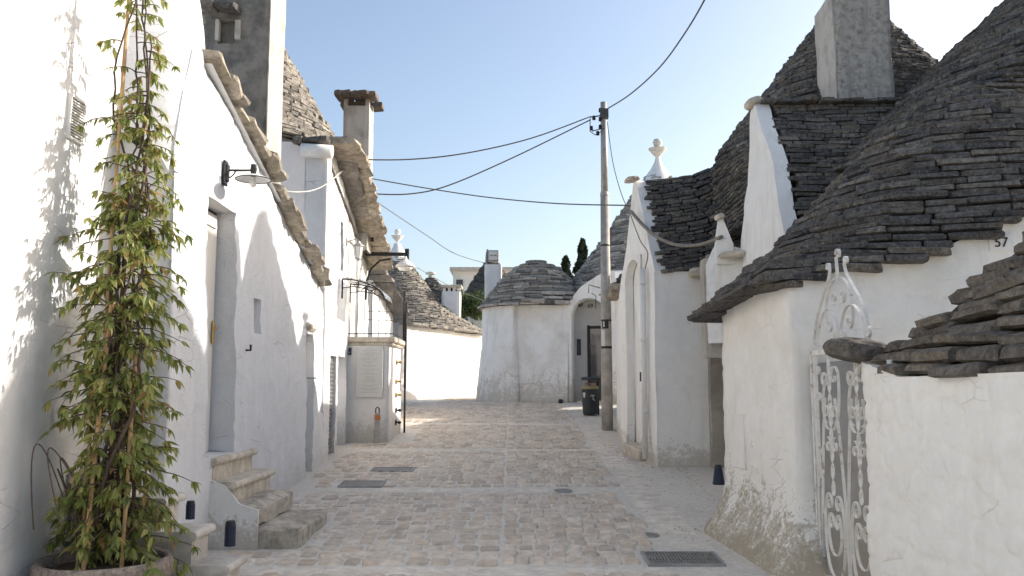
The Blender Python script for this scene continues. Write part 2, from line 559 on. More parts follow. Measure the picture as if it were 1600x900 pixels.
def cam_px(p):
    d = Vector(p) - Vector((0, 0, CAM_Z))
    cy, cz = math.cos(PITCH), math.sin(PITCH)
    f = d.y * cy + d.z * cz
    if f < .1: return None
    return 800 + FPX * d.x / f, 450 - FPX * (-d.y * cz + d.z * cy) / f, f

def emit(parent, name, recs, mat, maxparts=300, variants=None, rest_name=None, pick=None):
    """recs: (pos, rot euler, scale xyz, variant). Largest in view become parts, the rest one 'stuff' part"""
    variants = variants or VARIANTS
    def score(r):
        q = cam_px(r[0])
        if q is None: return 0
        s = r[2][0] * max(r[2][2], r[2][1] * .2) * (FPX / q[2]) ** 2
        if not (-30 < q[0] < 1630 and -30 < q[1] < 930): return s * 1e-6
        n = Euler(r[1]).to_matrix() @ Vector((0, 1, 0))
        if n.dot(Vector((0, 0, CAM_Z)) - Vector(r[0])) < -.05 and not pick: s *= 1e-3
        if pick and not pick(q): s *= 1e-3
        return s
    sc = [score(r) for r in recs]
    order = sorted(range(len(recs)), key=lambda i: -sc[i])
    cut = [i for i in order[:maxparts] if sc[i] > 5.0]
    for i in cut:
        p, e, s, v = recs[i]
        link(name, bank(name, v, mat, variants), parent, p, e, s)
    chosen = set(cut)
    rest = [i for i in order if i not in chosen]
    if rest:
        V, F, A, n = [], [], [], 0
        for i in rest:
            p, e, s, v = recs[i]
            vv, ff = variants[v]
            mt = np.array(Euler(e).to_matrix())
            w = (vv * np.array(s)) @ mt.T + np.array(p)
            V.append(w); F.extend([tuple(a + n for a in f) for f in ff])
            A.append(np.full(len(vv), random.random())); n += len(vv)
        me = bpy.data.meshes.new(rest_name or name + '_mass')
        me.from_pydata([tuple(p) for p in np.concatenate(V)], [], F)
        bm = bmesh.new(); bm.from_mesh(me); bmesh.ops.recalc_face_normals(bm, faces=bm.faces); bm.to_mesh(me); bm.free()
        at_ = me.attributes.new('rnd', 'FLOAT', 'POINT')
        at_.data.foreach_set('value', np.concatenate(A).astype(np.float32))
        me.materials.append(mat)
        o = link(rest_name or name + '_mass', me, parent)
        o['kind'] = 'stuff'
    return len(cut), len(rest)

def lay(path, recs, ln, th, depth, out=.03, keep=None, sink=.0, tilt=.06, skip=0.0, rj=.02):
    """stones laid end to end along a 3-D path; outward is to the right of the walking direction"""
    path = np.asarray(path, float)
    seg = np.linalg.norm(np.diff(path[:, :2], axis=0), axis=1)
    cu = np.concatenate([[0], np.cumsum(seg)])
    u = random.uniform(0, ln[0])
    while u < cu[-1]:
        L = random.uniform(*ln)
        a, bq = u, min(u + L, cu[-1])
        if bq - a < ln[0] * .35: break
        pa = [np.interp(a, cu, path[:, k]) for k in range(3)]
        pb = [np.interp(bq, cu, path[:, k]) for k in range(3)]
        mx, my, mz = [(pa[k] + pb[k]) / 2 for k in range(3)]
        dx, dy = pb[0] - pa[0], pb[1] - pa[1]
        l = math.hypot(dx, dy)
        if l < .02: u = bq; continue
        yaw = math.atan2(dy, dx)
        # local +y must be outward = right of (dx,dy) => walk reversed
        nx, ny = dy / l, -dx / l
        o = random.uniform(-out, out) - depth / 2
        if (keep is None or keep(mx, my, mz)) and random.random() > skip:
            recs.append(((mx + nx * o, my + ny * o, mz + random.uniform(-rj, rj) * th * 2),
                         (random.gauss(0, tilt) - .05, random.gauss(0, tilt * .35) + math.atan2(pb[2] - pa[2], l), yaw + math.pi),
                         (l * random.uniform(.95, .995), depth, th * random.uniform(.84, 1.02)), random.randrange(14)))
        u = bq

def contour(h, c, z, phis, rmax):
    lo = np.zeros_like(phis); hi = np.full_like(phis, rmax)
    for _ in range(26):
        mid = (lo + hi) / 2
        inside = h(c[0] + mid * np.cos(phis), c[1] + mid * np.sin(phis)) > z
        lo = np.where(inside, mid, lo); hi = np.where(inside, hi, mid)
    return lo

def roof_field(parent, h, c, z0, z1, th, ln, depth, mat, phi=(0, 360), rmax=9, keep=None, maxparts=300, out=.02, foot=None,
               name='roof', stone_name='roof_stone', core=True, tilt=.04, skip=0.0, thgrow=0.0, core_mat=None, clamp=False):
    """stone-coursed roof over a height field; returns the roof part"""
    ph = np.radians(np.linspace(phi[0], phi[1], 220))
    recs = []
    z = z0
    while z < z1:
        t = th * random.uniform(.85, 1.15) * (1 - thgrow * (z - z0) / (z1 - z0))
        r = contour(h, c, z + t * .3, ph, rmax)
        if clamp and foot is not None: r = np.minimum(r, foot(ph) + .1)
        P_ = np.stack([c[0] + r * np.cos(ph), c[1] + r * np.sin(ph), np.full_like(r, z + t / 2)], 1)
        if r.max() > .1:
            lay(P_, recs, ln if r.max() > 1 else (ln[0] * .6, ln[1] * .6), t, depth, out, keep, tilt=tilt, skip=skip)
        z += t * .97
    mb = MB()
    zs = np.linspace(z0 - .02, z1, 26)
    n = 96
    pf = np.radians(np.linspace(0, 360, n, endpoint=False))
    vs, fs = [], []
    for zz in zs:
        r = np.maximum(contour(h, c, zz, pf, rmax) - .13, .01)
        if foot is not None: r = np.minimum(r, foot(pf))
        for k in range(n): vs.append((c[0] + r[k] * math.cos(pf[k]), c[1] + r[k] * math.sin(pf[k]), zz))
    for i in range(len(zs) - 1):
        for k in range(n):
            fs.append((i * n + k, i * n + (k + 1) % n, (i + 1) * n + (k + 1) % n, (i + 1) * n + k))
    fs.append(tuple((len(zs) - 1) * n + k for k in range(n)))
    mb.add(vs, fs)
    roof = mb.build(name, core_mat or M['roof_core'], parent)
    emit(roof, stone_name, recs, mat, maxparts)
    return roof

# ------------------------------------------------------------------ plaster walls
def wall(name, parent, pts, top, mat, base=None, thick=.4, holes=(), res=.1, amp=.012, stones=None, seed=1, flare=(0, .5), low=1.4, back=True, batter=0.0):
    """one continuous hand-plastered wall along a footprint line; outside is to the right of the line.
    holes: (u0, u1, v0, v1, depth), v0 None = down to the ground"""
    pts = [Vector((p[0], p[1])) for p in pts]
    L = [0]
    for a, b_ in zip(pts, pts[1:]): L.append(L[-1] + (b_ - a).length)
    us = []
    for i in range(len(pts) - 1):
        n = max(1, int(round((L[i + 1] - L[i]) / res)))
        us += list(np.linspace(L[i], L[i + 1], n + 1))[:-1]
    us.append(L[-1])
    fixed = set(round(x, 5) for x in L)
    for h in holes: fixed |= {round(h[0], 5), round(h[1], 5)}
    us = sorted(fixed | {round(u, 5) for u in us if all(abs(u - f) > res * .45 for f in fixed)})
    us = np.array(us)
    X = np.interp(us, L, [p.x for p in pts]); Yc = np.interp(us, L, [p.y for p in pts])
    nrm = []
    for u in us:
        nn = Vector((0, 0))
        for i in range(len(pts) - 1):
            if L[i] - 1e-4 <= u <= L[i + 1] + 1e-4:
                d = (pts[i + 1] - pts[i]).normalized()
                nn += Vector((d.y, -d.x))
        nn.normalize(); nrm.append((nn.x, nn.y))
    nrm = np.array(nrm)
    bs = ground(Yc) - .2 if base is None else (np.array([base(x, y) for x, y in zip(X, Yc)]) if callable(base) else np.full_like(X, base))
    tp = np.array([top(x, y) for x, y in zip(X, Yc)]) if callable(top) else np.full_like(X, top)
    levels = sorted({round(v, 4) for h in holes for v in (h[2], h[3]) if v is not None})
    rows = []              # each row: array of z per column
    tags = []
    keyrows = [bs] + [np.minimum(np.maximum(lv, bs + .03 * (i + 1)), tp - .05 * (len(levels) - i)) for i, lv in enumerate(levels)] + [tp]
    for i in range(len(keyrows) - 1):
        n = max(1, int(round(float(np.median(keyrows[i + 1] - keyrows[i])) / res)))
        for k in range(n):
            rows.append(keyrows[i] + (keyrows[i + 1] - keyrows[i]) * k / n)
            tags.append(i)
    rows.append(keyrows[-1])
    Z = np.array(rows)                                  # (nr, nc)
    U = np.tile(us, (Z.shape[0], 1))
    D = amp * fbm(U / .55 + seed * 7.3, Z / .55, seed, 3)
    if stones:
        sw, sh, sa = stones
        wx = U / sw + .25 * vnoise(U / .3, Z / .3, seed=seed + 3); wy = Z / sh + .25 * vnoise(U / .3 + 9, Z / .3, seed=seed + 4)
        f1, f2, cid = worley(wx, wy, seed)
        D = D + sa * ((cid - .5) * .7 + np.clip((f2 - f1) / .22, 0, 1) - .6)
    if flare[0]:
        hh = Z - (bs + .2)
        D = D + flare[0] * np.clip(1 - hh / flare[1], 0, 1) ** 1.6
    if batter: D = D - batter * np.clip(Z - 1.5, 0, None)
    PX = X + nrm[:, 0] * D; PY = Yc + nrm[:, 1] * D
    nr, nc = Z.shape
    mb = MB()
    verts = [(PX[i, j], PY[i, j], Z[i, j]) for i in range(nr) for j in range(nc)]
    faces = []
    gone = np.zeros((nr - 1, nc - 1), bool); dep = np.zeros((nr - 1, nc - 1))
    for h in holes:
        v0 = -99 if h[2] is None else h[2]
        i0 = 0 if h[2] is None else levels.index(round(h[2], 4)) + 1
        i1 = levels.index(round(h[3], 4)) + 1
        for j in range(nc - 1):
            um = (us[j] + us[j + 1]) / 2
            if h[0] < um < h[1]:
                for i in range(nr - 1):
                    if i0 <= tags[i] < i1: gone[i, j] = True; dep[i, j] = h[4]
    for i in range(nr - 1):
        for j in range(nc - 1):
            if not gone[i, j]: faces.append((i * nc + j, i * nc + j + 1, (i + 1) * nc + j + 1, (i + 1) * nc + j))
    mb.add(verts, faces)
    def inn(i, j, d): return (PX[i, j] - nrm[j, 0] * d, PY[i, j] - nrm[j, 1] * d, Z[i, j])
    for i in range(nr - 1):
        for j in range(nc - 1):
            if not gone[i, j]: continue
            d = dep[i, j]
            for (di, dj, a, b_) in ((-1, 0, (i, j), (i, j + 1)), (1, 0, (i + 1, j), (i + 1, j + 1)), (0, -1, (i, j), (i + 1, j)), (0, 1, (i, j + 1), (i + 1, j + 1))):
                ii, jj = i + di, j + dj
                if 0 <= ii < nr - 1 and 0 <= jj < nc - 1 and gone[ii, jj]: continue
                va, vb = verts[a[0] * nc + a[1]], verts[b_[0] * nc + b_[1]]
                mb.add([va, vb, inn(b_[0], b_[1], d), inn(a[0], a[1], d)], [(0, 1, 2, 3)])
    # top, ends, back
    if back:
        tv = [verts[(nr - 1) * nc + j] for j in range(nc)]
        ti = [inn(nr - 1, j, thick) for j in range(nc)]
        bi = [inn(0, j, thick) for j in range(nc)]
        mb.add(tv + ti, [(j, j + 1, nc + j + 1, nc + j) for j in range(nc - 1)])
        mb.add(ti + bi, [(j, j + 1, nc + j + 1, nc + j) for j in range(nc - 1)])
        for j in (0, nc - 1):
            col = [verts[i * nc + j] for i in range(nr)]
            coi = [inn(i, j, thick) for i in range(nr)]
            mb.add(col + coi, [(i, i + 1, nr + i + 1, nr + i) for i in range(nr - 1)])
    o = mb.build(name, mat, parent, smooth=True, fix=False)
    # sharpen the reveals
    return o

def poly(name, parent, pts, mat, thick=None, nrm=None):
    mb = MB()
    pts = [Vector(p) for p in pts]
    n = len(pts)
    if thick:
        nn = Vector(nrm) if nrm else (pts[1] - pts[0]).cross(pts[2] - pts[0]).normalized()
        q = [p - nn * thick for p in pts]
        mb.add(pts + q, [tuple(range(n)), tuple(range(2 * n - 1, n - 1, -1))] + [(i, (i + 1) % n, n + (i + 1) % n, n + i) for i in range(n)])
    else:
        mb.add(pts, [tuple(range(n))])
    return mb.build(name, mat, parent)

def interp(xs, zs):
    return lambda v: float(np.interp(v, xs, zs))
def topY(ys, zs):
    return lambda x, y: float(np.interp(y, ys, zs))
def topX(xs, zs):
    return lambda x, y: float(np.interp(x, xs, zs))

def catenary(p, q, sag, n=18):
    p, q = Vector(p), Vector(q)
    return [p.lerp(q, t) - Vector((0, 0, sag * 4 * t * (1 - t))) for t in np.linspace(0, 1, n)]

def lump(name, parent, c, size, rot, mat, seed=0, rough=.12, p=3.2):
    """one rounded, weathered stone"""
    bm = bmesh.new()
    bmesh.ops.create_icosphere(bm, subdivisions=3, radius=1.0)
    for v in bm.verts:
        q = v.co.normalized()
        k = (abs(q.x) ** p + abs(q.y) ** p + abs(q.z) ** p) ** (-1 / p)
        n_ = float(vnoise(q.x * 2.1 + seed * 3.7, q.y * 2.1, q.z * 2.1, seed=seed)) * rough + float(vnoise(q.x * 5 + seed, q.y * 5, q.z * 5, seed=seed + 3)) * rough * .4
        w = q * k * (1 + n_)
        v.co = (w.x * size[0] / 2, w.y * size[1] / 2, w.z * size[2] / 2)
    me = bpy.data.meshes.new(name); bm.to_mesh(me); bm.free(); me.materials.append(mat)
    return link(name, me, parent, c, rot)
# ================================================================== SETTING
def make_street():
    ys = np.concatenate([np.linspace(-30, 4, 8), np.arange(5, 30, .5), [32, 36, 42, 50, 70, 110, 200, 420]])
    xs = np.array([-200, -60, -20, -8, -3.5, -2, -1, 0, 1, 2, 3.5, 8, 20, 60, 200.])
    vs = [(x, y, float(ground(y))) for y in ys for x in xs]
    n = len(xs)
    fs = [(i * n + j, i * n + j + 1, (i + 1) * n + j + 1, (i + 1) * n + j) for i in range(len(ys) - 1) for j in range(n - 1)]
    o = MB().add(vs, fs).build('street', M['mortar'], fix=False)
    tag(o, 'pale stone-paved lane climbing between the whitewashed houses', kind='structure')
    return o
street = make_street()

def cobble_variant(seed):
    r = random.Random(seed + 500)
    n = 8
    vs, fs = [], []
    base = [(-.5, -.36), (-.36, -.5), (.36, -.5), (.5, -.36), (.5, .36), (.36, .5), (-.36, .5), (-.5, .36)]
    jit = [(r.uniform(-.06, .06), r.uniform(-.06, .06)) for _ in base]
    for (s, z) in ((1.0, -.5), (1.0, .2), (.8, .5)):
        for (p, j) in zip(base, jit):
            vs.append(((p[0] + j[0]) * s, (p[1] + j[1]) * s, z + (r.uniform(-.06, .06) if z > .3 else 0)))
    for i in range(2):
        for k in range(n): fs.append((i * n + k, i * n + (k + 1) % n, (i + 1) * n + (k + 1) % n, (i + 1) * n + k))
    fs.append(tuple(2 * n + k for k in range(n)))
    return np.array(vs), fs
COB = [cobble_variant(i) for i in range(14)]

def left_edge(y): return float(np.interp(y, [4, 7.1, 7.3, 10.9, 15.6, 15.9, 17.3, 19, 25, 29], [-3.3, -3.3, -2.78, -2.8, -2.95, -1.95, -1.95, -2.9, -2.9, -1]))
slope_pitch = lambda y: math.atan((float(ground(y + .2)) - float(ground(y - .2))) / .4)
STRIPS = [7.62, 11.35, 14.9, 18.6]          # pale cross bands
def in_strip(y): return any(abs(y - s) < .17 for s in STRIPS)
MANH = [(-1.75, 12.9, .62, .34), (-2.0, 11.75, .58, .42), (1.53, 8.0, .68, .46)]     # x, y, w, d of metal covers
def on_cover(x, y, m=.06): return any(abs(x - a) < w / 2 + m and abs(y - b_) < d / 2 + m for a, b_, w, d in MANH)
def lay_cobbles():
    recs = []
    # right half: neat rows of narrow setts
    y = 5.2
    while y < 22.4:
        d = random.uniform(.2, .27) if y < 15 else random.uniform(.22, .3)
        x = -.10 + random.uniform(0, .015)
        xr = 1.42 - .006 * (y - 8)
        while x < xr:
            w = random.uniform(.13, .2)
            if x + w > xr + .05: break
            cy = y + d / 2 + random.uniform(-.02, .02)
            if not in_strip(cy) and not on_cover(x + w / 2, cy):
                recs.append(((x + w / 2, cy, float(ground(cy)) + random.uniform(-.014, -.004)),
                             (slope_pitch(cy) + random.gauss(0, .015), random.gauss(0, .02), random.gauss(0, .035)), (w * .87, d * .85, .05), random.randrange(14)))
            x += w
        y += d
    # left half: wider worn flags, less regular
    y = 5.2
    while y < 22.4:
        d = random.uniform(.19, .27)
        x = -.095 - random.uniform(0, .015)
        xl = left_edge(y + d / 2) + .22
        while x > xl:
            w = random.uniform(.14, .25)
            cy = y + d / 2 + random.uniform(-.03, .03)
            cx = x - w / 2
            if not in_strip(cy) and not on_cover(cx, cy) and not (cx < -1.93 and 8.2 < cy < 9.85) and not (cx < -2.05 and cy < 7.4):
                recs.append(((cx, cy, float(ground(cy)) + random.uniform(-.018, -.010)),
                             (slope_pitch(cy) + random.gauss(0, .008), random.gauss(0, .01), random.gauss(0, .03)), (w * .9, d * .88, .05), random.randrange(14)))
            x -= w
        y += d
    # far end of the lane
    y = 22.4
    while y < 27:
        x = -2.0
        d = random.uniform(.3, .4)
        while x < 1.4:
            w = random.uniform(.25, .4)
            recs.append(((x + w / 2, y + d / 2, float(ground(y + d / 2)) - .012), (slope_pitch(y), 0, 0), (w * .93, d * .92, .05), random.randrange(14)))
            x += w
        y += d
    emit(street, 'cobble', recs, M['cobble'], 300, COB, 'cobble_mass', pick=lambda q: True)
lay_cobbles()

def flat_slabs():
    # cross bands and the slab gutters, each slab a piece of its own
    ids = 0
    def slab(x0, x1, y0, y1, lift=.006, nm='paving_slab', j=.006):
        pts = [(x0, y0), (x1, y0), (x1, y1), (x0, y1)]
        mb = MB()
        vs = []
        for dz in (-.05, lift):
            for (x, y) in pts:
                sx = .0 if dz < 0 else .0
                vs.append((x + random.uniform(-j, j), y + random.uniform(-j, j), float(ground(y)) + dz))
        mb.add(vs, [(4, 5, 6, 7), (0, 1, 5, 4), (1, 2, 6, 5), (2, 3, 7, 6), (3, 0, 4, 7)])
        mb.build(nm, M['slab'], street)
    for s in STRIPS:
        x = left_edge(s) + .35
        while x < 1.35:
            w = random.uniform(.75, 1.25)
            x2 = min(x + w, 1.4)
            slab(x + .006, x2 - .006, s - .12, s + .12, .004)
            x = x2
    y = 5.6
    while y < 21.5:                       # gutter of long slabs on the right
        d = random.uniform(.55, 1.0)
        x0 = 1.46 - .006 * (y - 8)
        if not on_cover(x0 + .2, y + d / 2, .3):
            slab(x0, x0 + .42, y + .006, y + d - .006, .003)
            if y < 17 and not on_cover(x0 + .6, y + d / 2, .3): slab(x0 + .435, x0 + .80, y + .11, y + d + .09, -.002)
        y += d
    for yy in np.arange(8.2, 20, 2.3):     # centre joint: long narrow slabs
        pass
flat_slabs()

def cover(x, y, w, d, label, grate=False):
    z = float(ground(y)); p = slope_pitch(y)
    t = thing('drain_grate' if grate else 'manhole_cover', (x, y, z), label, 'grate' if grate else 'manhole cover')
    def put(mb, nm, mt):
        me = mb.mesh(nm, mt)
        o = link(nm, me, t, (x, y, z), (p, 0, 0)); return o
    mb = MB()
    e = .025
    for sx in (-1, 1): mb.box((sx * (w / 2 - e / 2), 0, .006), (e, d, .03))
    for sy in (-1, 1): mb.box((0, sy * (d / 2 - e / 2), .006), (w - 2 * e, e, .03))
    put(mb, 'frame', M['steel'])
    if grate:
        put(MB().box((0, 0, -.02), (w - 2 * e, d - 2 * e, .01)), 'pit', M['iron'])
        n = 22
        for i in range(n):
            xx = -w / 2 + e + (w - 2 * e) * (i + .5) / n
            put(MB().box((xx, 0, .003), (.012, d - 2 * e, .03)), 'bar', M['cover'])
        put(MB().box((0, 0, .001), (w - 2 * e, .012, .026)), 'cross_bar', M['cover'])
    else:
        put(MB().box((0, 0, 0), (w - 2 * e - .012, d - 2 * e - .012, .03)), 'lid', M['cover'])
cover(*MANH[0], 'narrow rectangular metal cover in the paving, nearer the balcony')
cover(*MANH[1], 'rectangular metal cover in the paving, nearer the left steps')
cover(*MANH[2], 'barred rectangular drain grate in the paving at right', True)
def round_cover(px, py, Y, r, label):
    p = at(px, py, Y); z = float(ground(p.y))
    t = thing('round_cover', (p.x, p.y, z), label, 'manhole cover')
    link('lid', MB().lathe([(.001, .012), (r * .86, .012), (r * .9, .004)], (0, 0, 0), 20).mesh('lid', M['cover']), t, (p.x, p.y, z), (slope_pitch(p.y), 0, 0))
    link('rim', MB().lathe([(r * .92, .004), (r * .93, .014), (r, .014), (r * 1.02, -.02)], (0, 0, 0), 20).mesh('rim', M['steel']), t, (p.x, p.y, z), (slope_pitch(p.y), 0, 0))
round_cover(1017, 838, 8.92, .085, 'small round metal cover just beyond the drain grate')
round_cover(880, 761, 11.3, .12, 'round dark cover set in the pale cross band')

# ================================================================== LEFT SIDE
# ---- nearest house on the left (setback wall with the vent)
hA = thing('plastered_house', (-3.41, 5, 0), 'smooth white house wall at the far left edge behind the vine', 'house')
wall('wall', hA, [(-3.41, 2.0), (-3.41, 7.24), (-3.43, 9.35)], topY([2, 8.7, 9.05, 9.25, 9.36], [6.3, 6.2, 5.85, 5.5, 5.15]), M['white_l'], thick=.5, res=.12, amp=.006, seed=3)
vent = []
va, vb = at(83, 140, 6.42), at(108, 208, 6.66)
mb = MB()
z0, z1 = 3.5, 3.83
ya, yb = 6.42, 6.66
for (c, s) in (((-3.395, (ya + yb) / 2, z1), (.03, yb - ya, .02)), ((-3.395, (ya + yb) / 2, z0), (.03, yb - ya, .02)),
               ((-3.395, ya + .01, (z0 + z1) / 2), (.03, .02, z1 - z0 - .02)), ((-3.395, yb - .01, (z0 + z1) / 2), (.03, .02, z1 - z0 - .02))):
    mb.box(c, s)
vf = mb.build('vent_frame', M['cap_white'], hA)
MB().box((-3.404, (ya + yb) / 2, (z0 + z1) / 2), (.012, yb - ya - .04, z1 - z0 - .02)).build('vent_back', M['iron'], hA)
for i in range(13):
    MB().box((-3.39, (ya + yb) / 2, z0 + .02 + (z1 - z0 - .04) * (i + .5) / 13), (.022, yb - ya - .04, .012), (0, .5, 0)).build('vent_slat', M['cap_white'], vf)

# ---- second house on the left (door with steps, stone cornice)
hB = thing('cornice_house', (-2.85, 9, .1), 'white house with recessed door above stone steps and a sloping slab cornice', 'house')
yB = lambda y: .59 + (y - 7.2)                # length along the wall line at distance y
topB = topY([7.2, 7.45, 7.75, 8.0, 8.08, 10.4, 10.5, 13.2, 13.5], [3.43, 4.1, 4.78, 4.86, 4.66, 4.04, 3.94, 3.15, 3.05])
def topB2(x, y):
    if x < -2.86 and y < 7.21: return float(np.interp(x, [-3.44, -2.86], [3.79, 3.43]))
    return topB(x, y)
wall('wall', hB, [(-3.44, 7.2), (-2.85, 7.2), (-2.88, 10.2), (-2.92, 13.5)], topB2, M['white_l'], thick=.3, res=.085, amp=.013, seed=11,
     stones=(.4, .24, .014), batter=.035, holes=[(yB(8.18), yB(9.04), .93, 3.43, .29), (yB(9.74), yB(10.0), 2.2, 2.6, .12), (yB(12.3), yB(12.78), None, 2.36, .16)])
mb = MB()                                     # rounded shoulder between the two wall planes
ys_ = np.linspace(7.2, 8.1, 9)
sv = []
for y in ys_:
    zb = topB(-2.85, y) - .01; za = float(np.interp(y, [7.2, 7.9, 8.1], [3.79, 5.55, 5.75]))
    for k, t in enumerate(np.linspace(0, 1, 6)):
        bul = math.sin(t * math.pi) * .08
        sv.append((-3.42 + (.56 - .035 * max(zb - 1.5, 0)) * t + bul, y - (1 - t) * .45 * (y - 7.2), za + (zb - za) * t + bul * .5))
mb.add(sv, [(i * 6 + k, i * 6 + k + 1, i * 6 + 7 + k, i * 6 + 6 + k) for i in range(8) for k in range(5)])
mb.build('shoulder', M['white_l'], hB, smooth=True)
MB().add([(-2.9, 8.05, 4.7), (-2.92, 13.5, 3.1), (-7, 13.5, 3.5), (-7, 8.05, 5.0)], [(0, 1, 2, 3)]).build('roof', M['white_l'], hB)
# cornice slabs
def slab_row(parent, name, P0, P1, n, depth, th, mat, over=.1, tip=.0, seed=0, fall=.0, wob=.02):
    r = random.Random(seed)
    P0, P1 = Vector(P0), Vector(P1)
    t = 0.0
    cuts = sorted([0] + [(i + r.uniform(-.25, .25)) / n for i in range(1, n)] + [1])
    d = P1 - P0; L = d.length
    yaw = math.atan2(d.y, d.x)
    for a, b_ in zip(cuts, cuts[1:]):
        c = P0.lerp(P1, (a + b_) / 2)
        sl = math.atan2(d.z, math.hypot(d.x, d.y))
        vv = r.randrange(14)
        o = link(name, bank(name, vv, mat, VARIANTS), parent, c + Vector((r.uniform(-wob, wob), 0, r.uniform(-.6 * wob, .6 * wob))),
                 (-fall + r.gauss(0, .04), sl + tip + r.gauss(0, wob), yaw + math.pi + r.gauss(0, wob)), ((b_ - a) * L * 1.06, depth * r.uniform(.9, 1.1), th * r.uniform(.8, 1.15)))
slab_row(hB, 'cornice_slab', (-3.07, 8.06, 4.80), (-3.06, 10.42, 4.12), 8, .5, .10, M['eave'], tip=-.09, seed=2, wob=.05)
slab_row(hB, 'cornice_slab', (-3.16, 8.2, 4.86), (-3.15, 10.42, 4.22), 6, .4, .08, M['eave'], tip=-.09, seed=4, wob=.05)
slab_row(hB, 'cornice_slab', (-3.03, 10.5, 4.02), (-3.02, 13.25, 3.2), 12, .46, .09, M['eave'], tip=-.1, seed=5, wob=.06)
slab_row(hB, 'cornice_slab', (-3.08, 10.6, 4.1), (-3.08, 13.0, 3.36), 10, .4, .075, M['eave'], tip=-.1, seed=8, wob=.06)
# door in the deep recess
MB().box((-3.165, 8.61, 2.17), (.05, .92, 2.56)).build('door_frame', M['dark_grey'], hB)
dr = MB().box((-3.13, 8.60, 2.16), (.04, .78, 2.46), bev=.01).build('door', M['door'], hB)
MB().box((-3.10, 8.60, 3.25), (.02, .66, .02)).build('door_rail', M['door'], dr)
h_ = MB().box((-3.09, 8.93, 2.16), (.016, .045, .24), bev=.005)
h_.tube([(-3.09, 8.93, 2.2), (-3.04, 8.93, 2.2), (-3.03, 8.9, 2.2), (-3.03, 8.82, 2.19)], .012, 8)
h_.build('handle', M['brass'], dr)
MB().box((-3.0, 9.87, 2.4), (.01, .3, .44)).build('niche_back', M['pink_wall'], hB)
# far white door with hook
dd = MB().box((-3.075, 12.54, 1.3), (.03, .5, 2.2)).build('door', M['door'], hB)
MB().box((-3.05, 12.36, 1.35), (.04, .03, 2.1)).build('door_post', M['cap_white'], dd)
mb = MB(); mb.tube([(-3.04, 12.45, 1.72), (-2.86, 12.45, 1.72), (-2.82, 12.5, 1.72)], .012, 6); mb.box((-3.045, 12.45, 1.66), (.02, .04, .2))
mb.build('handle', M['steel'], dd)
MB().tube([(-2.88, 9.36, 1.99), (-2.83, 9.37, 1.99), (-2.83, 9.37, 2.05)], .014, 6).build('wall_hook', M['iron'], hB)
MB().box((-2.945, 12.55, 2.46), (.13, .5, .12), bev=.04).build('lintel', M['step_stone'], hB)
# thin black conduit stub and cable on the wall
MB().tube([(-2.86, 13.0, 3.6), (-2.87, 13.2, 2.6), (-2.88, 13.25, 1.2)], .008, 5).build('conduit', M['pale_cable'], hB)

# ---- steps to the recessed door
def stair(label, name, fronts, tops, y0, y1, back, mats, side_mat, nose, dy=0):
    t = thing(name, (fronts[0], (y0 + y1) / 2, 0), label, 'steps')
    for i, (fx, tz) in enumerate(zip(fronts, tops)):
        zb = tops[i - 1] - .02 if i else float(ground(y0)) - .1
        mb = MB()
        e = nose[i]
        y0i, y1i = y0 + dy * i, y1 - .02 * i
        if e:
            mb.box(((fx + back) / 2, (y0i + y1i) / 2, (zb + tz - .07) / 2), (fx - back - .05, y1i - y0i - .03, tz - .07 - zb))
            r = mb.build('riser', mats[i], t)
            mb = MB()
            n = 8
            prof = [(back, tz - .07), (fx - .03, tz - .07)] + [(fx - .01 + .035 * math.cos(a), tz - .035 + .035 * math.sin(a)) for a in np.linspace(-1.5, 1.5, n)] + [(back, tz)]
            m = len(prof)
            for yy in (y0i - .02, y1i + .02):
                pass
            vs = [(p[0], y0i - .025, p[1]) for p in prof] + [(p[0], y1i + .02, p[1]) for p in prof]
            mb.add(vs, [tuple(range(m)), tuple(range(2 * m - 1, m - 1, -1))] + [(k, (k + 1) % m, m + (k + 1) % m, m + k) for k in range(m)])
            mb.build('tread', mats[i], r)
        else:
            mesh = MB().box((0, 0, 0), (1, 1, 1)).mesh('step', mats[i])
            bm = bmesh.new(); bm.from_mesh(mesh)
            bmesh.ops.subdivide_edges(bm, edges=bm.edges, cuts=5, use_grid_fill=True)
            sx, sy, sz = fx - back, y1i - y0i, tz - zb
            for v in bm.verts:
                p = v.co
                w = Vector((back + (p.x + .5) * sx, y0i + (p.y + .5) * sy, zb + (p.z + .5) * sz))
                k = sum(abs(abs(c) - .5) < .01 for c in p)
                if k >= 2: w -= Vector((p.x * .05, p.y * .05, p.z * .06))
                q = np.array([w.x * 4.3, w.y * 4.3, w.z * 4.3])
                nn = [float(vnoise(q[0] + s, q[1], q[2], seed=i)) for s in (0, 31, 67)]
                v.co = w + Vector(nn) * (.02 if p.z > -.4 else 0)
            bm.to_mesh(mesh); bm.free()
            link('step', mesh, t)
    return t
st2 = stair('worn stone steps with rounded nosings climbing to the recessed door', 'stone_steps', [-2.0, -2.38, -2.63, -2.83], [.29, .49, .70, .92], 8.38, 9.72, -3.1,
            [M['rough_step'], M['rough_step'], M['step_stone'], M['step_stone']], None, [False, False, True, True], .0)
# plastered side of those steps
mb = MB()
prof = [(-2.86, -.05), (-2.42, -.05), (-2.42, .44), (-2.68, .5), (-2.68, .66), (-2.86, .7)]
wall('plastered_side', st2, [(-2.9, 8.355), (-2.40, 8.355)], topX([-2.9, -2.8, -2.7, -2.6, -2.42], [.72, .70, .66, .5, .44]), M['white_r'], thick=.03, res=.06, amp=.012, seed=23)

st1 = stair('pale marble-topped steps beside the potted vine', 'marble_steps', [-2.16, -2.42, -2.66, -2.95], [.25, .50, .75, .94], 6.76, 7.17, -3.4,
            [M['marble']] * 4, None, [True] * 4, .0)

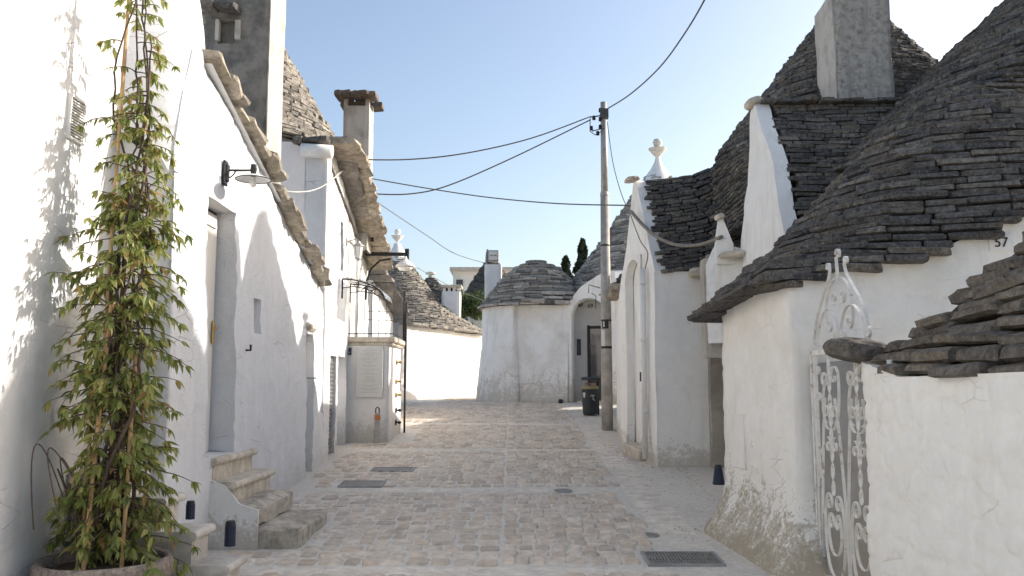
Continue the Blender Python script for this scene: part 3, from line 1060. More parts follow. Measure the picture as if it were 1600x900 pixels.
# ---- wall lamp with enamel shade
def dish_lamp(name, label, base, tip, r, mount, curved=False):
    base, tip = Vector(base), Vector(tip)
    t = thing(name, base, label, 'lamp')
    return t
lamp = thing('wall_lamp', (-2.87, 8.62, 3.76), 'enamel dish lamp on an iron arm above the recessed door', 'lamp')
b0 = Vector((-2.935, 8.62, 3.76))
mb = MB(); mb.box(b0 + Vector((.012, 0, 0)), (.03, .1, .26), bev=.01); mb.box(b0 + Vector((.035, 0, 0)), (.03, .06, .18), bev=.01)
mb.build('back_plate', M['iron'], lamp)
mb = MB(); mb.tube([b0 + Vector((.03, 0, .03)), b0 + Vector((.30, 0, .03))], .011, 8)
mb.tube([b0 + Vector((.03, 0, -.05)), b0 + Vector((.07, 0, -.04)), b0 + Vector((.1, 0, -.01)), b0 + Vector((.12, 0, .03))], .007, 6)
mb.lathe([(.03, .06), (.035, .02), (.03, -.03), (.035, -.05)], b0 + Vector((.30, 0, .03)), 10)
mb.build('arm', M['iron'], lamp)
sh = MB().lathe([(.03, .03), (.06, .022), (.13, .0), (.175, -.02), (.178, -.027), (.17, -.024), (.12, -.006), (.03, .01)], b0 + Vector((.30, 0, -.04)), 28).build('shade', M['lamp_white'], lamp, smooth=True)
MB().lathe([(.175, -.02), (.182, -.024), (.178, -.031), (.171, -.026)], b0 + Vector((.30, 0, -.04)), 28).build('shade_rim', M['iron'], sh)
MB().lathe([(.0, -.11), (.025, -.1), (.035, -.07), (.025, -.035), (.02, .0)], b0 + Vector((.30, 0, -.04)), 12).build('bulb', M['lamp_white'], lamp, smooth=True)

# ---- big rendered chimney
ch1 = thing('rendered_chimney', (-3.5, 10.95, 3.9), 'broad dark-rendered chimney rising behind the slab cornice', 'chimney')
mb = MB()
nx, nz = 8, 26
pts = [(-3.92, 10.6), (-3.11, 10.6), (-3.11, 11.3)]
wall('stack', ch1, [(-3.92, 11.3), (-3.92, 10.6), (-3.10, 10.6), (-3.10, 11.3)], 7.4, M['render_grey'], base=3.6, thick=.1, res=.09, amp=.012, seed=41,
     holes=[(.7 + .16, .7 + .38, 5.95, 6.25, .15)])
wall('pale_side', ch1, [(-3.09, 10.6), (-3.09, 11.29)], 7.4, M['render_pale'], base=3.6, thick=.015, res=.08, amp=.006, seed=43)  # sun-facing side overlaid in a paler tone, its sunlight put into the colour
MB().box((-3.65, 10.77, 6.1), (.3, .02, .36)).build('flue_back', M['iron'], ch1)
slab_row(ch1, 'flue_slab', (-3.92, 10.5, 6.40), (-3.5, 10.5, 6.36), 2, .3, .09, M['roof_dark'], seed=3)
MB().box((-3.76, 10.60, 6.12), (.05, .09, .28), bev=.01).build('flue_jamb', M['render_pale'], ch1)
MB().box((-3.5, 10.60, 6.12), (.07, .09, .26), bev=.01).build('flue_jamb', M['render_pale'], ch1)

# ---- tall house with the balcony
hE = thing('balcony_house', (-3, 15.5, .6), 'tall white house with a small iron balcony on its street side', 'house')
yE = lambda y: 3.08 + (y - 13.5)
topE = topY([13.5, 13.9, 14.4, 15.4, 18.4], [5.35, 5.55, 5.62, 5.36, 4.12])
def topE2(x, y):
    if y < 13.52: return float(np.interp(x, [-6, -3.45, -3.4, -3.05, -2.92], [5.5, 5.5, 5.42, 5.42, 5.35]))
    return topE(x, y)
wall('wall', hE, [(-2.92, 13.5), (-3.06, 18.5)], topE, M['white_l'], thick=.3, res=.1, amp=.012, seed=51, stones=(.4, .24, .012), batter=.02,
     holes=[(.55, 1.08, None, 2.1, .1), (1.25, 2.02, None, 2.12, .25), (1.42, 1.74, 3.62, 4.5, .2), (2.5, 3.6, 2.5, 4.35, .16)])
wall('end_wall', hE, [(-6.5, 13.5), (-2.95, 13.5)], topE2, M['pink_wall'], thick=.3, res=.15, amp=.006, seed=53)
MB().add([(-2.95, 13.5, 5.3), (-3.05, 18.5, 4.1), (-6.5, 18.5, 4.6), (-6.5, 13.5, 5.4)], [(0, 1, 2, 3)]).build('roof', M['roof_grey'], hE)
MB().tube([(-3.35, 13.42, 5.34), (-2.86, 13.40, 5.30)], .11, 10).build('coping_roll', M['cap_white'], hE, smooth=True)
slab_row(hE, 'eave_slab', (-2.82, 13.75, 5.58), (-2.86, 15.0, 5.50), 4, .62, .12, M['eave'], tip=-.02, seed=11)
slab_row(hE, 'eave_slab', (-2.84, 15.0, 5.50), (-2.90, 18.45, 4.14), 15, .66, .12, M['eave'], tip=-.06, seed=12)
slab_row(hE, 'eave_slab', (-2.96, 14.0, 5.70), (-3.05, 18.3, 4.32), 12, .5, .09, M['roof_grey'], tip=-.06, seed=13)
slab_row(hE, 'ridge_stone', (-3.5, 13.55, 5.52), (-2.95, 13.55, 5.52), 3, .35, .1, M['roof_dark'], seed=14)
# openings
sh_ = MB().box((-3.03, 14.31, 1.2), (.03, .53, 1.85)).build('shutter', M['louver'], hE)
for i in range(22):
    MB().box((-3.005, 14.31, .55 + i * .068), (.03, .44, .045), (0, .6, 0)).build('louvre', M['louver'], sh_)
MB().box((-3.22, 15.13, 1.3), (.03, .8, 1.75)).build('door', M['grey_wall'], hE)
MB().box((-3.16, 15.08, 4.06), (.02, .34, .9)).build('window_pane', M['glass_dark'], hE)
for k in range(2):
    s_ = MB().box((-3.13, 16.3 + .53 * k, 3.42), (.04, .5, 1.82), bev=.008).build('balcony_shutter', M['cap_white'], hE)
    for zz in (2.9, 3.85):
        MB().box((-3.105, 16.3 + .53 * k, zz), (.012, .36, .72 if zz > 3 else .6), bev=.005).build('shutter_panel', M['door'], s_)
# porch block below the balcony
wall('porch_wall', hE, [(-3.02, 15.8), (-2.24, 15.8), (-2.21, 17.35)], 2.34, M['grey_wall'], thick=.25, res=.1, amp=.008, seed=57)
sl_ = MB().box((-2.61, 16.6, 2.45), (.96, 1.66, .1), bev=.02).build('balcony_slab', M['step_stone'], hE)
MB().box((-2.61, 16.6, 2.37), (.88, 1.6, .06), bev=.02).build('slab_moulding', M['step_stone'], sl_)
rail = MB()
zr0, zr1, XR = 2.56, 3.5, -2.18
rail.tube([(-3.0, 15.84, zr1), (XR, 15.84, zr1), (XR, 17.38, zr1)], .011, 6)
rail.tube([(-3.0, 15.84, zr0), (XR, 15.84, zr0), (XR, 17.38, zr0)], .01, 6)
rail.tube([(-2.7, 15.84, 2.98), (XR, 15.84, 2.96)], .005, 5); rail.tube([(-2.7, 15.84, 2.82), (XR, 15.84, 2.80)], .005, 5)
ra = rail.build('railing', M['iron'], hE)
for i in range(7):
    MB().tube([(-2.98 + i * (XR + 2.98) / 6, 15.84, 2.5), (-2.98 + i * (XR + 2.98) / 6, 15.84, zr1)], .0065, 5).build('baluster', M['iron'], ra)
for i in range(1, 12):
    MB().tube([(XR, 15.84 + i * .14, 2.5), (XR, 15.84 + i * .14, zr1)], .0065, 5).build('baluster', M['iron'], ra)
MB().box((XR, 17.38, 3.0), (.03, .03, 1.04)).build('corner_post', M['iron'], ra)
# plaque with print
pq = thing('notice_plaque', (-2.5, 15.76, 1.3), 'pale rectangular plaque with rows of print below the balcony', 'plaque')
pz0, pz1 = at(577, 621, 15.76).z, at(577, 541, 15.76).z
px0, px1 = at(556, 600, 15.76).x, at(598, 600, 15.76).x
MB().box(((px0 + px1) / 2, 15.762, (pz0 + pz1) / 2), (px1 - px0, .024, pz1 - pz0), bev=.006).build('panel', M['paper'], pq)
mb = MB(); rr = random.Random(4)
rowsz = [.96, .915, .87, .84, .81, .77, .74, .70, .67, .63, .60, .55, .52, .48, .45, .40, .37, .33, .30, .24, .21, .17, .14, .10]
for k, fz in enumerate(rowsz):
    wd = rr.uniform(.35, .72) if k % 4 else rr.uniform(.2, .35)
    x = -wd / 2
    while x < wd / 2:
        w = min(rr.uniform(.03, .1), wd / 2 - x)
        if w > .01: mb.box(((px0 + px1) / 2 + (x + w / 2) * (px1 - px0), 15.748, pz0 + fz * (pz1 - pz0)), (w * (px1 - px0), .002, .009))
        x += w + .018
mb.build('lettering', M['print'], pq)['kind'] = 'stuff'
# standpipe
sp = at(589, 688, 15.55)
t = thing('standpipe', (sp.x, sp.y, float(ground(15.5))), 'short steel standpipe with an orange band at the porch foot', 'standpipe')
g0 = float(ground(15.55))
MB().lathe([(.055, -.05), (.06, .0), (.06, .28), (.05, .29), (.05, .52), (.045, .56), (.0, .57)], (sp.x, sp.y, g0), 14).build('body', M['steel'], t, smooth=False)
MB().lathe([(.052, .44), (.056, .45), (.056, .52), (.052, .53)], (sp.x, sp.y, g0), 14).build('band', M['orange'], t)
MB().tube([(sp.x - .03, sp.y, g0 + .56), (sp.x - .03, sp.y, g0 + .64), (sp.x, sp.y, g0 + .67), (sp.x + .03, sp.y, g0 + .64), (sp.x + .03, sp.y, g0 + .56)], .012, 6).build('loop', M['iron'], t)
MB().box((sp.x, sp.y, g0 + .01), (.34, .2, .05), bev=.01).build('foot', M['step_stone'], t)
# tall thin post at the porch corner
t = thing('iron_post', (-2.13, 17.25, .68), 'tall thin black post standing at the porch corner', 'post')
MB().tube([(-2.13, 17.3, .6), (-2.13, 17.3, 3.3)], .022, 6).build('shaft', M['iron'], t)
MB().box((-2.13, 17.3, 2.3), (.045, .1, 1.5), bev=.008).build('sleeve', M['iron'], t)
# brass fittings on the porch side
for k, py in enumerate((566, 596, 617, 641, 660)):
    zz = at(623, py, 16.6).z
    nm = ['topmost', 'second', 'middle', 'fourth', 'lowest'][k]
    t = thing('brass_fitting', (-2.22, 16.6, zz), f'{nm} of five small metal knobs on the porch side', 'knob', 'knobs on the porch side')
    mt = M['brass'] if k < 3 else M['iron']
    MB().lathe([(.0, .0), (.05, .0), (.055, .012), (.03, .02)], (0, 0, 0), 12).build('rose', mt, None)
    o = bpy.data.objects[[x.name for x in COL.objects if x.name.startswith('rose')][-1]]
    o.parent = t; o.location = (.01, 0, 0); o.rotation_euler = (0, math.pi / 2, 0)
    mb = MB(); mb.tube([(-2.21, 16.6, zz), (-2.15, 16.6, zz)], .014, 8); mb.lathe([(0, -.03), (.03, -.02), (.036, 0), (.03, .02), (0, .03)], (-2.14, 16.6, zz), 10)
    mb.build('knob', mt, t)

# lantern
ln_ = thing('wall_lantern', (-2.97, 15.3, 3.9), 'four-sided white-paned lantern on the tall house wall', 'lantern')
lc = at(560, 392, 15.35)
mb = MB(); mb.tube([(-2.97, lc.y, lc.z + .16), (lc.x - .04, lc.y, lc.z + .22), (lc.x, lc.y, lc.z + .19)], .01, 6); mb.box((-2.97, lc.y, lc.z + .16), (.02, .06, .14))
mb.build('bracket', M['steel'], ln_)
MB().lathe([(.0, .19), (.03, .17), (.035, .15), (.11, .09), (.115, .08), (.0, .085)], lc, 6).build('cap', M['steel'], ln_)
cg = MB().lathe([(.09, .08), (.055, -.13), (.0, -.13)], lc, 6).build('glass', M['lamp_white'], ln_)
mb = MB()
for k in range(6):
    a = 2 * math.pi * k / 6
    mb.tube([lc + Vector((.094 * math.cos(a), .094 * math.sin(a), .08)), lc + Vector((.058 * math.cos(a), .058 * math.sin(a), -.13))], .006, 4)
mb.build('cage', M['steel'], cg)
MB().lathe([(.06, -.13), (.06, -.15), (.02, -.17), (.0, -.2)], lc, 6).build('finial', M['steel'], ln_)

# canopy on two curved brackets
cn = thing('door_canopy', (-2.96, 15.3, 3.4), 'clear door canopy on two curved black brackets beside the balcony', 'canopy')
for (yy, px, py) in ((14.95, 0, 0), (15.7, 0, 0)):
    mb = MB()
    x0 = -2.955
    arc = [Vector((x0 + .75 * math.sin(a), yy, 3.06 + .40 * math.cos(a))) for a in np.linspace(0, 1.45, 12)]
    arc2 = [Vector((x0 + .62 * math.sin(a), yy, 3.12 + .22 * math.cos(a))) for a in np.linspace(0, 1.4, 10)]
    mb.tube([(x0, yy, 3.12), (x0, yy, 3.46)], .014, 6); mb.tube(arc, .014, 6); mb.tube([(x0, yy, 3.3)] + arc2[2:], .009, 6)
    for i in (2, 4, 6): mb.tube([arc[i + 1], arc2[i]], .007, 5); mb.tube([arc[i + 1], arc2[i + 1]], .007, 5)
    mb.build('bracket', M['iron'], cn)
mb = MB(); vs = []
for a in np.linspace(0, 1.45, 12):
    vs += [(-2.955 + .765 * math.sin(a), 14.88, 3.075 + .41 * math.cos(a)), (-2.955 + .765 * math.sin(a), 15.77, 3.075 + .41 * math.cos(a))]
mb.add(vs, [(2 * i, 2 * i + 1, 2 * i + 3, 2 * i + 2) for i in range(11)])
MBs = mb.build('sheet', M['clear'], cn)
sm = MBs.modifiers.new('thick', 'SOLIDIFY'); sm.thickness = .006

# street lamp on the house corner
sl = thing('bracket_lamp', (-3.05, 17.6, 4.3), 'black bracket street lamp with dish shade above the balcony', 'lamp')
a0 = Vector((-3.03, 17.7, 4.32)); a1 = Vector((at(636, 397, 17.7).x, 17.7, 4.32))
mb = MB(); mb.box((a0 + a1) / 2, ((a1 - a0).length, .06, .07)); mb.box(a1 + Vector((0, 0, .0)), (.08, .09, .22))
mb.build('arm', M['iron'], sl)
mb = MB(); mb.tube([a0 + Vector((.02, 0, -.95)), a0 + Vector((.03, 0, -.55)), a0 + Vector((.12, 0, -.3)), a0 + Vector((.3, 0, -.13)), a0 + Vector((.52, 0, -.1))], .022, 8)
mb.build('brace', M['iron'], sl)
dc = at(633, 416, 17.55)
MB().lathe([(.03, .2), (.05, .12), (.1, .1), (.19, .02), (.2, -.01), (.19, -.015), (.1, .05), (.0, .06)], dc, 22).build('shade', M['lamp_white'], sl, smooth=True)
MB().lathe([(.0, .01), (.12, .0), (.16, -.03), (.12, -.08), (.0, -.1)], dc, 18).build('globe', M['lamp_white'], sl, smooth=True)
MB().tube([a1 + Vector((-.02, 0, -.05)), dc + Vector((0, 0, .18))], .02, 6).build('drop_rod', M['iron'], sl)

# slim chimney with cap
ch2 = thing('slim_chimney', (-3.08, 17.2, 4.6), 'slim grey chimney with a dark tile cap above the balcony house', 'chimney')
z0c, z1c = 4.3, at(555, 165, 17).z
xa, xb = at(536, 220, 17).x, at(576, 220, 17).x
wall('stack', ch2, [(xa, 17.55), (xa, 17.0), (xb, 17.0), (xb, 17.55)], z1c, M['render_pale'], base=z0c, thick=.08, res=.1, amp=.006, seed=61)
for xx in (xa + .04, xb - .04):
    for yy in (17.05, 17.5): MB().box((xx, yy, z1c + .07), (.08, .09, .15)).build('cap_post', M['render_pale'], ch2)
MB().box(((xa + xb) / 2, 17.28, z1c + .06), (xb - xa - .14, .4, .11)).build('flue', M['copper'], ch2)
slab_row(ch2, 'cap_tile', (xa - .16, 16.95, z1c + .19), (xb + .16, 16.95, z1c + .19), 5, .5, .1, M['copper'], seed=21)
slab_row(ch2, 'cap_tile', (xb + .16, 17.7, z1c + .19), (xa - .16, 17.7, z1c + .19), 5, .45, .1, M['copper'], seed=22)
# vertical aerial stub
t = thing('cable_mast', (-2.82, 17.0, 4.6), 'short dark mast holding cables on the tall house eave', 'mast')
mp = at(583, 300, 17.2)
MB().tube([(mp.x, mp.y, 4.5), (mp.x, mp.y, at(583, 288, 17.2).z)], .03, 6).build('shaft', M['iron'], t)
MB().box((mp.x, mp.y, at(583, 300, 17.2).z), (.09, .06, .16)).build('clamp', M['iron'], t)

# low house beyond the balcony
hE2 = thing('low_far_house', (-3.1, 20, .9), 'low white house end with stone eave just beyond the balcony', 'house')
wall('wall', hE2, [(-6, 18.62), (-3.02, 18.62), (-2.95, 21.5)], topY([18.6, 21.5], [3.9, 3.35]), M['white_l'], thick=.3, res=.15, amp=.01, seed=63)
slab_row(hE2, 'eave_slab', (-2.86, 18.7, 3.94), (-2.82, 21.5, 3.4), 8, .5, .13, M['roof_grey'], tip=-.04, seed=31)
slab_row(hE2, 'eave_slab', (-3.0, 18.75, 4.1), (-2.95, 21.4, 3.6), 7, .5, .13, M['roof_grey'], tip=-.04, seed=32)

# ---- grey cone behind the left houses
hN = thing('left_trullo', (-5.2, 15.6, 3), 'steep sunlit grey stone cone behind the broad chimney', 'trullo roof')
coneN = lambda x, y: np.interp(np.hypot(x + 5.75, y - 15.6), [0, .3, 1.3, 2.45, 2.8], [10.6, 9.95, 8.2, 6.2, 5.7])
roof_field(hN, coneN, (-5.75, 15.6), 5.75, 10.2, .085, (.2, .42), .3, M['roof_grey'], phi=(-130, 60), rmax=4, maxparts=300)
MB().lathe([(2.3, 0), (2.3, 5.8)], (-5.75, 15.6, 0), 30).build('wall', M['white_l'], hN)
# ================================================================== FAR END
def finial(parent, c, s, mat, style=0):
    MB().lathe([(.03, 0), (.05, .02), (.05, .06), (.03, .08)] if style else [(.05, 0), (.03, .08), (.03, .14)], c, 12).build('finial_stem', mat, parent, smooth=True)
    prof = [(.0, .0), (.03, .0), (.12, .1), (.14, .13), (.06, .15), (.04, .17)]
    MB().lathe([(r * s, z * s) for r, z in prof], Vector(c) + Vector((0, 0, .1)), 14).build('finial_cup', mat, parent)
    MB().lathe([(r * s, z * s) for r, z in [(0, 0), (.05, .01), (.075, .06), (.05, .11), (0, .12)]], Vector(c) + Vector((0, 0, .1 + .16 * s)), 12).build('finial_ball', mat, parent, smooth=True)

# ---- far left trullo with rubble wall
hF = thing('rubble_trullo', (-3, 28, 1.2), 'sunlit rubble-walled trullo with brown-grey cone and white tip at the lane end', 'trullo')
fa, fb = Vector((-3.25, 24.72)), Vector((-1.02, 28.98))
wall('wall', hF, [(fa.x, fa.y), (fb.x, fb.y), (fb.x + .1, 32)], topY([24.7, 28.98, 29.2], [3.42, 3.36, 3.36]), M['white_f'], thick=.4, res=.055, amp=.014, seed=71, stones=(.34, .2, .02))
wall('side_wall', hF, [(-7, 24.6), (fa.x, fa.y)], 3.4, M['white_f'], thick=.3, res=.2, amp=.01, seed=72)
cF = (-4.0, 29.8)
profF = ([0, .3, .7, 1.56, 2.3, 3.1, 4.2, 6], [6.6, 6.15, 5.55, 4.47, 3.9, 3.45, 3.3, 3.2])
def coneF(x, y):
    return np.interp(np.hypot(x - cF[0], y - cF[1]), *profF)
nF = Vector(((fb - fa).y, -(fb - fa).x)).normalized()
keepF = lambda x, y, z: (x - fa.x) * nF.x + (y - fa.y) * nF.y < .12 and x < -.9
def footF(pf):
    den = np.cos(pf) * nF.x + np.sin(pf) * nF.y
    dist = (fa.x - cF[0]) * nF.x + (fa.y - cF[1]) * nF.y
    return np.where(den > .05, dist / np.maximum(den, .05), 9.0)
roof_field(hF, coneF, cF, 3.33, 6.0, .075, (.2, .42), .3, M['roof_grey'], phi=(-160, 40), rmax=5.5, keep=keepF, maxparts=300, foot=footF)
slab_row(hF, 'eave_stone', (fa.x + .05, fa.y, 3.42), (fb.x + .08, fb.y, 3.37), 14, .3, .1, M['roof_grey'], seed=44)
MB().lathe([(.46, -.62), (.3, -.3), (.16, -.08), (.12, .05), (.0, .06)], (cF[0], cF[1], 6.5), 18).build('white_tip', M['cap_white'], hF, smooth=True)
finial(hF, (cF[0], cF[1], 6.52), 1.6, M['cap_white'])
# chimney on it
t = thing('white_chimney', (-2.15, 30, 3.7), 'short white chimney with a slotted cap on the far-left cone', 'chimney')
xa, xb = at(691, 470, 29.3).x, at(718, 470, 29.3).x
zc0, zc1 = 3.3, at(700, 455, 29.3).z
wall('stack', t, [(xa - .05, 29.9), (xa - .02, 29.3), (xb, 29.3), (xb + .02, 29.9)], zc1, M['white_f'], base=zc0, thick=.1, res=.12, amp=.008, seed=75)
for k in range(4): MB().box((xa + .07 + k * (xb - xa - .1) / 3, 29.36, zc1 + .06), (.09, .12, .14)).build('cap_post', M['cap_white'], t)
MB().box(((xa + xb) / 2, 29.6, zc1 + .05), (xb - xa - .2, .3, .12)).build('flue', M['iron'], t)
MB().box(((xa + xb) / 2, 29.6, zc1 + .17), (xb - xa + .16, .8, .09), bev=.02).build('cap', M['step_stone'], t)

# ---- small dark cone further back
def small_cone(name, label, c, base_z, apex_z, r, mat, prof=None, phi=(180, 360), fin=True, walls=True, mp=60):
    t = thing(name, (c[0], c[1], base_z), label, 'trullo roof')
    h = lambda x, y: np.interp(np.hypot(x - c[0], y - c[1]) / r, prof[0] if prof else [0, .12, 1, 1.2], [base_z + (apex_z - base_z) * q for q in (prof[1] if prof else [1, .96, 0, -.1])])
    roof_field(t, h, c, base_z, apex_z - .12, .09, (.25, .5), .3, mat, phi=phi, rmax=r * 1.3, maxparts=mp)
    if walls: MB().lathe([(r * .97, -8), (r * .97, .02), (.01, .06)], (c[0], c[1], base_z), 24).build('wall', M['white_f'], t)
    if fin:
        MB().lathe([(.1, -.15), (.1, .02), (.22, .04), (.22, .12), (.08, .16), (0, .17)], (c[0], c[1], apex_z), 14).build('finial', M['finial'], t)
    return t
c1 = at(673, 430, 37)
small_cone('small_trullo', 'small dark cone with a flat round finial between two white chimneys', (c1.x, 37), at(673, 478, 37).z, c1.z, .95, M['roof_dark'], ([0, .2, .5, .8, 1, 1.2], [1, .9, .66, .32, 0, -.2]))
c2 = at(768, 396, 37)
small_cone('dark_trullo', 'plain dark cone rising behind the floodlight pillar', (c2.x, 37), at(700, 478, 37).z, c2.z, 1.55, M['roof_dark'], ([0, .1, 1, 1.2], [1, .93, 0, -.15]), fin=False)
t = thing('flat_roof_house', (-1.5, 46, 4), 'flat-topped pale house far behind the cones', 'house')
b0, b1 = at(708, 424, 45), at(800, 424, 45)
wall('wall', t, [(b0.x - .02, 50), (b0.x, 45), (b1.x, 45), (b1.x, 50)], b0.z, M['grey_wall'], base=1.0, thick=.3, res=.4, amp=.005, seed=77)
MB().box(((b0.x + b1.x) / 2, 47, b0.z + .08), (b1.x - b0.x + .3, 5, .16)).build('roof_slab', M['render_pale'], t)
q = at(718, 446, 44.96); 
mb = MB().box((q.x, 44.95, q.z), (.35, .04, .6)); mb.build('window', M['dark_grey'], t)

# ---- pillar with floodlight
t = thing('white_pillar', (-.6, 25.6, 3.7), 'white square pillar standing at the left of the domed roof', 'pillar')
xa, xb = at(757, 440, 25.2).x, at(783, 440, 25.2).x
wall('stack', t, [(xa, 25.8), (xa, 25.2), (xb, 25.2), (xb + .02, 25.8)], at(770, 413, 25.2).z, M['white_f'], base=3.0, thick=.1, res=.12, amp=.01, seed=79)
fl = thing('floodlight', ((xa + xb) / 2 + .05, 25.4, at(770, 412, 25.2).z), 'square grey floodlight facing the lane on top of the white pillar', 'floodlight')
fc = at(771, 400, 25.25)
MB().box((fc.x, fc.y, fc.z), (.32, .16, .34), (.05, 0, .1), bev=.02).build('housing', M['steel'], fl)
MB().box((fc.x - .005, fc.y - .085, fc.z), (.25, .01, .25), (.05, 0, .1)).build('lens', M['lamp_white'], fl)
for dx in (-.06, .06): MB().lathe([(.0, 0), (.04, .0), (.045, .01)], (0, 0, 0), 10).build('lamp_ring', M['dark_grey'], fl).location = Vector((fc.x + dx, fc.y - .1, fc.z)) - ORIGIN[fl.name]
MB().tube([(fc.x - .22, fc.y, fc.z - .25), (fc.x - .2, fc.y, fc.z + .05), (fc.x - .17, fc.y, fc.z + .2)], .03, 8).build('bracket', M['steel'], fl)

# ---- domed trullo G and arched entrance H
hG = thing('domed_trullo', (.45, 24, 1.1), 'round whitewashed trullo with a low striped stone dome at the lane end', 'trullo')
cG = (.68, 24.15)
arc = [(cG[0] + 1.50 * math.cos(a), cG[1] + 1.50 * math.sin(a)) for a in np.radians(np.linspace(130, 245, 14))]
wall('wall', hG, arc + [(.10, 22.95), (.8, 22.82), (1.47, 22.62)], topX([-1, .1, 1.5], [3.92, 3.86, 3.72]), M['far_wall'], thick=.3, res=.09, amp=.018, seed=81, stones=(.4, .25, .014), flare=(.2, 2.2))
domeG = lambda x, y: np.interp(np.hypot(x - cG[0], y - cG[1]) + .0, [0, .25, .68, 1.12, 1.38, 1.56, 1.66, 2.4], [5.14, 5.08, 4.88, 4.45, 4.1, 3.86, 3.74, 3.6])
roof_field(hG, domeG, cG, 3.74, 5.0, .085, (.25, .6), .3, M['roof_stripe'], phi=(150, 400), rmax=2.4, maxparts=300, out=.035)
MB().lathe([(.3, -.03), (.3, .06), (.0, .08)], (cG[0], cG[1], 5.05), 12, wob=.05).build('top_stone', M['roof_stripe'], hG)
slab_row(hG, 'eave_stone', (.25, 22.72, 3.86), (1.5, 22.56, 3.78), 4, .4, .1, M['roof_stripe'], seed=51)
slab_row(hG, 'eave_stone', (.45, 22.85, 3.96), (1.6, 22.7, 3.9), 4, .4, .1, M['roof_stripe'], seed=52)
slab_row(hG, 'eave_stone', (.8, 22.9, 4.06), (1.7, 22.8, 4.04), 3, .4, .1, M['roof_stripe'], seed=53)

hH = thing('arched_house', (2, 22.5, 1.15), 'white house with deep arched entrance and tall striped cone', 'trullo')
def HX(px): return at(px, 600, 22.4).x
hx0, hx1 = HX(892), HX(947)
wallH = wall('wall', hH, [(1.47, 22.58), (3.2, 22.2)], topX([1.47, 1.6, 1.8, 2.05, 2.3, 2.6, 3.2], [3.74, 3.95, 4.2, 4.36, 4.52, 4.6, 4.6]), M['far_wall'], thick=.9, res=.08, amp=.014, seed=83,
     holes=[(.08, 1.0, None, 3.92, .55)])
# arch spandrel filling the head of the opening
def along(u, dep=0):
    d = Vector((3.2 - 1.47, 22.2 - 22.58)).normalized()
    p = Vector((1.47, 22.58)) + d * u
    nn = Vector((d.y, -d.x))
    return p.x - nn.x * dep, p.y - nn.y * dep
mb = MB(); vs = []
uc, rx, zs_, zt = .54, .46, 3.42, 3.90
for k, a in enumerate(np.linspace(math.pi, 0, 17)):
    u = uc + rx * math.cos(a); z = zs_ + (zt - zs_) * math.sin(a)
    for dep in (.0, .54):
        x, y = along(u, dep - .004)
        vs += [(x, y, z), (x, y, 3.94)]
mb.add(vs, [f for i in range(16) for f in ((i * 4, i * 4 + 4, i * 4 + 5, i * 4 + 1), (i * 4, i * 4 + 2, i * 4 + 6, i * 4 + 4))])
mb.build('arch', M['far_wall'], hH)
x0, y0 = along(.02, .54); x1, y1 = along(1.2, .54)
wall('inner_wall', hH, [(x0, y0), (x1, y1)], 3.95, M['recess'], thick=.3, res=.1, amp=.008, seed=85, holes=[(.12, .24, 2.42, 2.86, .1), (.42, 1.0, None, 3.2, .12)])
nx_, ny_ = along(.2, .60)
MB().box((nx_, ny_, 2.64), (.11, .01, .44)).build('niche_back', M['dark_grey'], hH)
ddx, ddy = along(.76, .56)
ang = math.atan2(22.2 - 22.58, 3.2 - 1.47)
df = MB().box((ddx - .29, ddy + .06, 2.2), (.07, .08, 2.04), (0, 0, ang)).box((ddx, ddy, 3.165), (.6, .08, .07), (0, 0, ang)).build('door_frame', M['iron'], hH)
MB().box((ddx + .02, ddy + .01, 2.18), (.54, .02, 1.96), (0, 0, ang)).build('door_glass', M['glass_dark'], df)
MB().box((ddx - .05, ddy - .3, 1.16), (1.1, .55, .14), (0, 0, ang), bev=.02).build('door_step', M['step_stone'], hH)
def text(s, parent, loc, size, rot, mat, name='number'):
    cu = bpy.data.curves.new(name, 'FONT'); cu.body = s; cu.size = size; cu.extrude = .002; cu.align_x = 'CENTER'; cu.align_y = 'CENTER'
    cu.materials.append(mat)
    tmp = bpy.data.objects.new('tmp', cu); COL.objects.link(tmp)
    me = bpy.data.meshes.new_from_object(tmp); bpy.data.objects.remove(tmp)
    return link(name, me, parent, loc, rot)
tx, ty = along(.52, .52)
text('69', hH, (tx, ty, at(918, 478, ty).z), .15, (math.pi / 2, 0, ang), M['ink'], 'house_number')
# cone of the arched house
cM = (4.3, 24.9)
coneM = lambda x, y: np.interp(np.hypot(x - cM[0], y - cM[1]), [0, .48, 1.15, 1.92, 2.59, 2.97, 3.4], [8.22, 7.6, 6.63, 5.53, 4.62, 4.19, 3.8])
roof_field(hH, coneM, cM, 3.95, 7.68, .075, (.25, .6), .3, M['roof_stripe'], phi=(140, 330), rmax=4.2, maxparts=300, out=.03)
MB().lathe([(.52, -.02), (.36, .2), (.2, .42), (.1, .62), (.06, .8)], (cM[0], cM[1], 7.56), 20).build('white_tip', M['cap_white'], hH, smooth=True)
finial(hH, (cM[0], cM[1], 8.22), 2.0, M['finial'])
MB().lathe([(2.2, -3.5), (2.2, .1)], (cM[0], cM[1], 3.9), 30).build('drum', M['far_wall'], hH)
# iron hook rail on the facade
p0, p1 = at(920, 445, 22.2), at(930, 490, 22.2)
MB().tube([at(920, 458, 22.25), at(920, 445, 22.15), at(938, 450, 22.1)], .012, 5).tube([at(924, 458, 22.2), at(931, 462, 22.2), at(931, 482, 22.2)], .01, 5).build('lamp_hook', M['iron'], hH)

